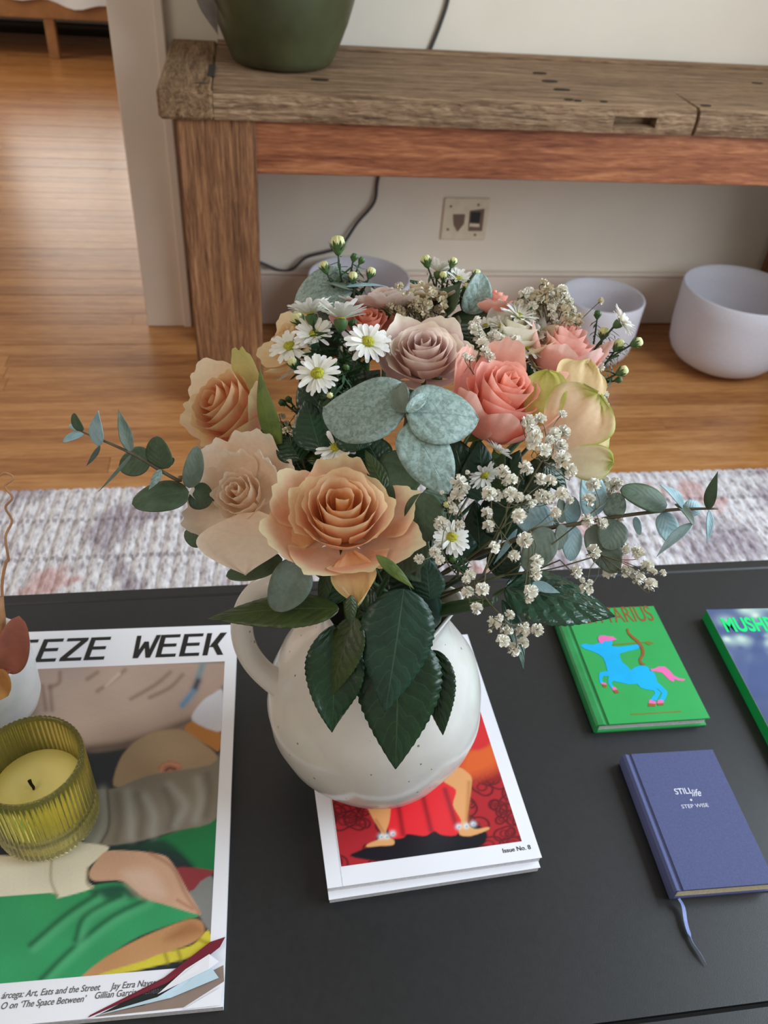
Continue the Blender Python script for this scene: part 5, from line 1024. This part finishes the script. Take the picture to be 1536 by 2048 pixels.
def aster(label, joint, heads, buds, seed, nL=.013, dens=26):
    J = at(*joint); ro = empty('aster_sprig', label, 'flower', J); nk, bt = neckpath(J, seed); r2 = random.Random(seed)
    tube('stem', [J, J*.6+nk*.4, nk, bt], [.0015, .0017, .0018, .0018], M_dstem, ro, 14, 7)
    mb = MB(); nm = MB()
    for (x, y, o, ax_, R, *cup) in heads:
        c = at(*D(x, y, o)); a = axis(*ax_); Rm = R*dome(x, y, o)/F_PX; daisy(ro, c, a, Rm, seed*31+int(x), *(cup or ()))
        e = c-a*Rm*.45; pp = spline([e, e-a*.012+(J-e)*.25, J], 8); mb.add(*tube_vf(pp, .0009, 6)); needles(nm, e, J, dens, nL, r2)
    for (x, y, o, ax_, R, *g) in buds:
        c = at(*D(x, y, o)); a = axis(*ax_); Rm = R*dome(x, y, o)/F_PX; bud(ro, c, a, Rm, seed*17+int(x), bool(g and g[0]))
        e = c-a*Rm*.9; pp = spline([e, e-a*.008+(J-e)*.25, J], 8); mb.add(*tube_vf(pp, .0008, 6)); needles(nm, e, J, dens, nL, r2)
    mesh('branches', mb.v, mb.f, M_dstem, ro); mesh('needle_leaves', nm.v, nm.f, M_needle, ro, smooth=False, kind='stuff')
    return ro
aster('white daisies with yellow centres clustered at the upper left', D(670, 790, .06),
      [(629, 671, .03, (.85, -.1, .5), 42, .45), (580, 695, .035, (.8, -.25, .55), 44, .25), (635, 748, .02, (.95, 0, .25), 46, .1), (735, 685, .03, (.9, .2, .3), 47, .2), (682, 640, .025, (.0, .05, 1), 54, .62), (622, 630, .035, (.1, -.2, 1), 48, .58), (765, 690, .05, (.6, .5, .5), 36, .2)],
      [(597, 640, .06, (.4, -.6, .8), 17), (668, 728, .035, (.9, .1, .5), 9, True), (692, 737, .035, (.9, .1, .5), 9, True), (660, 792, .035, (.9, 0, .3), 9), (706, 650, .05, (.5, .2, .8), 12, True), (586, 728, .04, (.5, -.3, .8), 13)], 301)
aster('aster twig with closed cream buds standing tallest at the top left', D(700, 620, .10), [],
      [(676, 492, .085, (.25, 0, 1), 19), (650, 536, .085, (.2, -.35, .9), 13), (741, 547, .085, (.3, .35, .8), 12), (706, 556, .08, (.5, .05, .8), 12), (708, 516, .085, (.3, .3, .9), 9, True), (722, 522, .085, (.3, .5, .8), 8, True)], 302, .012, 24)
aster('small white asters and buds at the top centre of the bouquet', D(895, 610, .10), [(876, 545, .10, (.1, .2, 1), 32, .6), (916, 560, .09, (.55, .1, .8), 32, .4)],
      [(853, 524, .095, (.2, -.3, 1), 13), (905, 526, .095, (.2, .35, 1), 11), (886, 553, .08, (.7, .1, .7), 10), (952, 550, .10, (.2, .3, 1), 11), (933, 575, .08, (.5, .2, .7), 9)], 303, .010, 20)
aster('white daisies overlapping in front of the white rose', D(1000, 730, .07), [(1004, 655, .045, (.7, .05, .7), 30, .4), (1036, 636, .05, (.55, .3, .7), 40, .45), (1050, 694, .04, (.75, .45, .5), 42, .35), (972, 655, .05, (.5, -.2, .8), 32, .4), (1068, 735, .045, (.4, .5, .6), 34, .4), (1072, 665, .06, (.4, .6, .6), 36, .4)], [(1060, 715, .05, (.6, .5, .5), 9)], 304, .008, 12)
aster('aster twig with one white daisy and yellow buds at the far right', D(1170, 770, .09), [(1240, 645, .075, (.25, .75, .55), 36, .35)],
      [(1207, 668, .08, (.4, .1, .9), 13), (1236, 692, .075, (.4, .4, .7), 14), (1272, 686, .075, (.2, .9, .35), 13), (1243, 743, .075, (.3, .8, .45), 13), (1236, 760, .08, (.2, .9, .2), 8, True), (1195, 630, .09, (.3, .0, .9), 9, True)], 305, .011, 26)
aster('shaded white daisy above the open peach rose', D(690, 985, .10), [(672, 897, .075, (.8, -.25, .5), 42, .3)], [], 306, .01, 26)
aster('white daisy among the baby\'s breath right of the peach rose', D(935, 1150, .11), [(903, 1076, .06, (.85, .15, .4), 40, .15)], [(893, 1010, .06, (.9, 0, .3), 10), (905, 1120, .07, (.9, 0, .3), 11, True)], 307, .009, 16)
aster('white daisies seen from the side beneath the coral rose', D(1005, 1000, .11), [(994, 905, .065, (.2, .5, .8), 32, .4), (968, 948, .08, (.5, .2, -.6), 34, .3)], [(1005, 850, .08, (.4, .5, .6), 8, True)], 308, .009, 12)
aster('dark budding aster twig left of the shaded daisy', D(640, 900, .09), [], [(566, 806, .075, (.3, -.8, .4), 9, True), (578, 800, .075, (.3, -.5, .6), 8, True), (575, 850, .08, (.4, -.5, .3), 9, True)], 309, .009, 14)

# ------------------------------------------------------------------ baby's breath
def floret_me(seed, mat, n=20):
    r2 = random.Random(seed); v = []; f = []
    for k in range(n):
        th_ = math.acos(1-1.25*((k+.5)/n)); ph = k*2.399; d = V3(math.sin(th_)*math.cos(ph), math.sin(th_)*math.sin(ph), math.cos(th_)); s, t = basis(d); an = r2.uniform(0, 6.28); s, t = s*math.cos(an)+t*math.sin(an), -s*math.sin(an)+t*math.cos(an); b = len(v)
        for j, (q, w) in enumerate(((.15, .12), (.55, .34), (.85, .46), (1.0, .30))):
            for u in (-1, 0, 1): v.append(d*q*r2.uniform(.9, 1.1)+s*w*u*r2.uniform(.85, 1.15)+t*(.16*abs(u)*q+r2.uniform(-.06, .06))*1.3)
        f += grid_f(3, 4, b)
    dv, df = lathe_vf([(.28, .0), (.2, -.45), (.06, -.7), (0, -.7)], (0, 0, 0), 8); b = len(v); v += [V3(*p) for p in dv]; nf = len(f); f += [tuple(i+b for i in q) for q in df]
    me = bpy.data.meshes.new('floret'); me.from_pydata([tuple(p) for p in v], [], f); me.materials.append(mat); me.materials.append(M_calyx)
    me.polygons.foreach_set('material_index', [0]*nf+[1]*len(df)); me.polygons.foreach_set('use_smooth', [True]*len(f)); me.update(); return me
FW_ = [floret_me(k, M_floret) for k in range(5)]; FD_ = [floret_me(k+20, M_floret_dry, 11) for k in range(3)]
def breath(label, joint, pts, seed, R=13.5, off=-.01, kinds=None, jmid=None, twig=True):
    J = at(*joint); ro = empty('babys_breath_sprig', label, 'flower', J); r2 = random.Random(seed); nk, bt = neckpath(J, seed)
    tube('stem', [J, J*.6+nk*.4, nk, bt], [.0009, .0011, .0012, .0012], M_bstem, ro, 14, 6)
    mb = MB(); subs = [J]+[at(*q) for q in (jmid or ())]
    for p in pts:
        x, y = p[0], p[1]; rk = p[2] if len(p) > 2 else 1.0; o = off+r2.uniform(-.008, .008)
        c = at(*D(x, y, o)); Rm = R*rk*r2.uniform(.88, 1.12)*dome(x, y, o)/F_PX
        me = r2.choice((kinds or FW_)); fo_ = bpy.data.objects.new('floret', me); COL.objects.link(fo_); fo_.parent = ro; fo_.location = c-J
        a = axis(r2.uniform(.3, 1), r2.uniform(-.4, .6), r2.uniform(-.2, .9)); fo_.rotation_euler = Vector(a).to_track_quat('Z', 'Y').to_euler(); fo_.scale = (Rm, Rm, Rm)
        sj = min(subs, key=lambda q: np.linalg.norm(q-c)); e = c-a*Rm*.6; mid = (e+sj)/2+V3(r2.uniform(-.004, .004), r2.uniform(-.004, .004), -.003)
        mb.add(*tube_vf(spline([e, e-a*.004, mid, sj], 7), .00032, 5))
    for q in subs[1:]: mb.add(*tube_vf(spline([q, (q+J)/2+V3(0, 0, -.004), J], 8), .00055, 5))
    mesh('branches', mb.v, mb.f, M_bstem, ro); return ro
breath('baby\'s breath spray trailing right above the black table edge', (1010, 1150, .60), [(1152, 1144), (1172, 1179), (1174, 1041), (1204, 1047), (1235, 1042), (1178, 1000), (1187, 970), (1206, 966), (1230, 968), (1218, 990), (1187, 1103), (1223, 1116, .8), (1238, 1084, .9), (1247, 1099), (1275, 1106), (1294, 1133), (1249, 1144), (1276, 1155), (1300, 1170), (1219, 1144), (1326, 1146, .5), (1308, 1144, .5), (1240, 965, .5), (1190, 1110, .7), (1260, 1140, .6), (1165, 1160, .5), (1180, 1165, .5)], 401, 13.5, .0, None, [D(1120, 1120, .02), D(1200, 1110, .01), D(1190, 1020, .01)])
breath('baby\'s breath spray in the middle, over the dark leaves', (960, 1160, .60), [(974, 1026), (977, 1052), (978, 987), (995, 992), (1021, 987), (1035, 996), (1038, 1032), (1082, 992), (1096, 996), (1124, 987), (1109, 1026), (1081, 960), (1101, 962), (1049, 1080, 1.15), (1028, 1112), (988, 1095), (1073, 1123), (1071, 1148), (1062, 1183), (1058, 1197, .8), (1140, 1000, .6), (1062, 1010, .5), (1068, 1005, .5), (1056, 996, .5), (965, 1179), (1020, 1000, .5)], 402, 14, -.012, None, [D(1000, 1060, .0), D(1060, 1060, .0), D(1040, 1010, .0)])
breath('baby\'s breath spray hanging lowest at the right of the jug', (945, 1150, .60), [(1006, 1282, 1.1), (989, 1245), (1010, 1260), (1019, 1230, .9), (1045, 1262, 1.1), (1045, 1286), (1075, 1260), (1027, 1299), (935, 1185), (953, 1217), (1000, 1235, .6), (1020, 1262, .6), (980, 1262, .35), (1052, 1250, .5), (940, 1150), (932, 1160, .8)], 403, 13.5, .01, None, [D(965, 1200, .02), D(1010, 1240, .015)])
breath('baby\'s breath spray in front of the lime-edged rose', (985, 1080, .60), [(1055, 843, 1.1), (1080, 839, .9), (1125, 829, .6), (1065, 861), (1066, 886, 1.1), (1088, 901), (1108, 868), (1126, 865), (1121, 892, 1.1), (1125, 917, 1.1), (1139, 941), (1050, 936), (1006, 945), (1024, 959, .9), (1072, 872, .9), (1100, 880, .7), (1116, 930, .6), (1060, 940, .6), (1140, 945, .5), (1010, 965, .5)], 404, 14, -.005, None, [D(1040, 960, .015), D(1085, 920, .01)])
breath('baby\'s breath tuft between the peach rose and the daisy', (915, 1150, .61), [(918, 968, 1.25), (914, 992), (907, 1020, .8), (882, 1047), (920, 1050, .8), (935, 945, .4), (936, 975, .4), (900, 1000, .5), (928, 985, .6), (870, 1105), (838, 1118, .8), (880, 1120, .8), (905, 1012, .6), (884, 985, .4)], 405, 13.5, .01, None, [D(912, 1005, .03), D(880, 1090, .05)])
breath('baby\'s breath tuft between the mauve and coral roses', (985, 790, .62), [(959, 675), (988, 675, 1.2), (988, 693, 1.2), (999, 682), (1021, 708, 1.2), (1028, 682, 1.1), (970, 704), (944, 650, .7), (950, 660), (965, 690), (1010, 700), (1030, 710), (940, 720, .7), (955, 640, .6), (980, 715, .8), (930, 712, .6), (1015, 690, .8)], 406, 14, .025)
breath('few baby\'s breath blossoms at the right of the lime-edged rose', (1130, 930, .63), [(1203, 803), (1210, 820, .9), (1207, 790, .9), (1196, 760, .8), (1200, 775, 1), (1198, 735, .9), (1212, 812, .7)], 407, 12, .06)
r9 = random.Random(9)
breath('dense cream cluster of dried tiny blossoms behind the pink rose', D(1110, 690, .12), [(1105+r9.gauss(0, 27), 605+r9.gauss(0, 17), r9.uniform(.7, 1.1)) for _ in range(66)]+[(1150+r9.uniform(-10, 22), 635+r9.uniform(-5, 12), .8) for _ in range(8)]+[(1048, 590), (1058, 585), (1070, 600)], 408, 11, .065, FD_+FW_[:2])
breath('dense browned cluster of dried tiny blossoms behind the mauve rose', D(850, 690, .12), [(835+r9.gauss(0, 28), 606+r9.gauss(0, 14)+.0, r9.uniform(.7, 1.1)) for _ in range(66)]+[(870+r9.uniform(-20, 18), 628+r9.uniform(-6, 8), .8) for _ in range(10)], 409, 11, .065, FD_)
breath('faded blossom tuft in the shade above the cream rose', D(620, 960, .12), [(575+r9.gauss(0, 16), 855+r9.gauss(0, 10), .8) for _ in range(12)], 410, 9, .075, FD_)
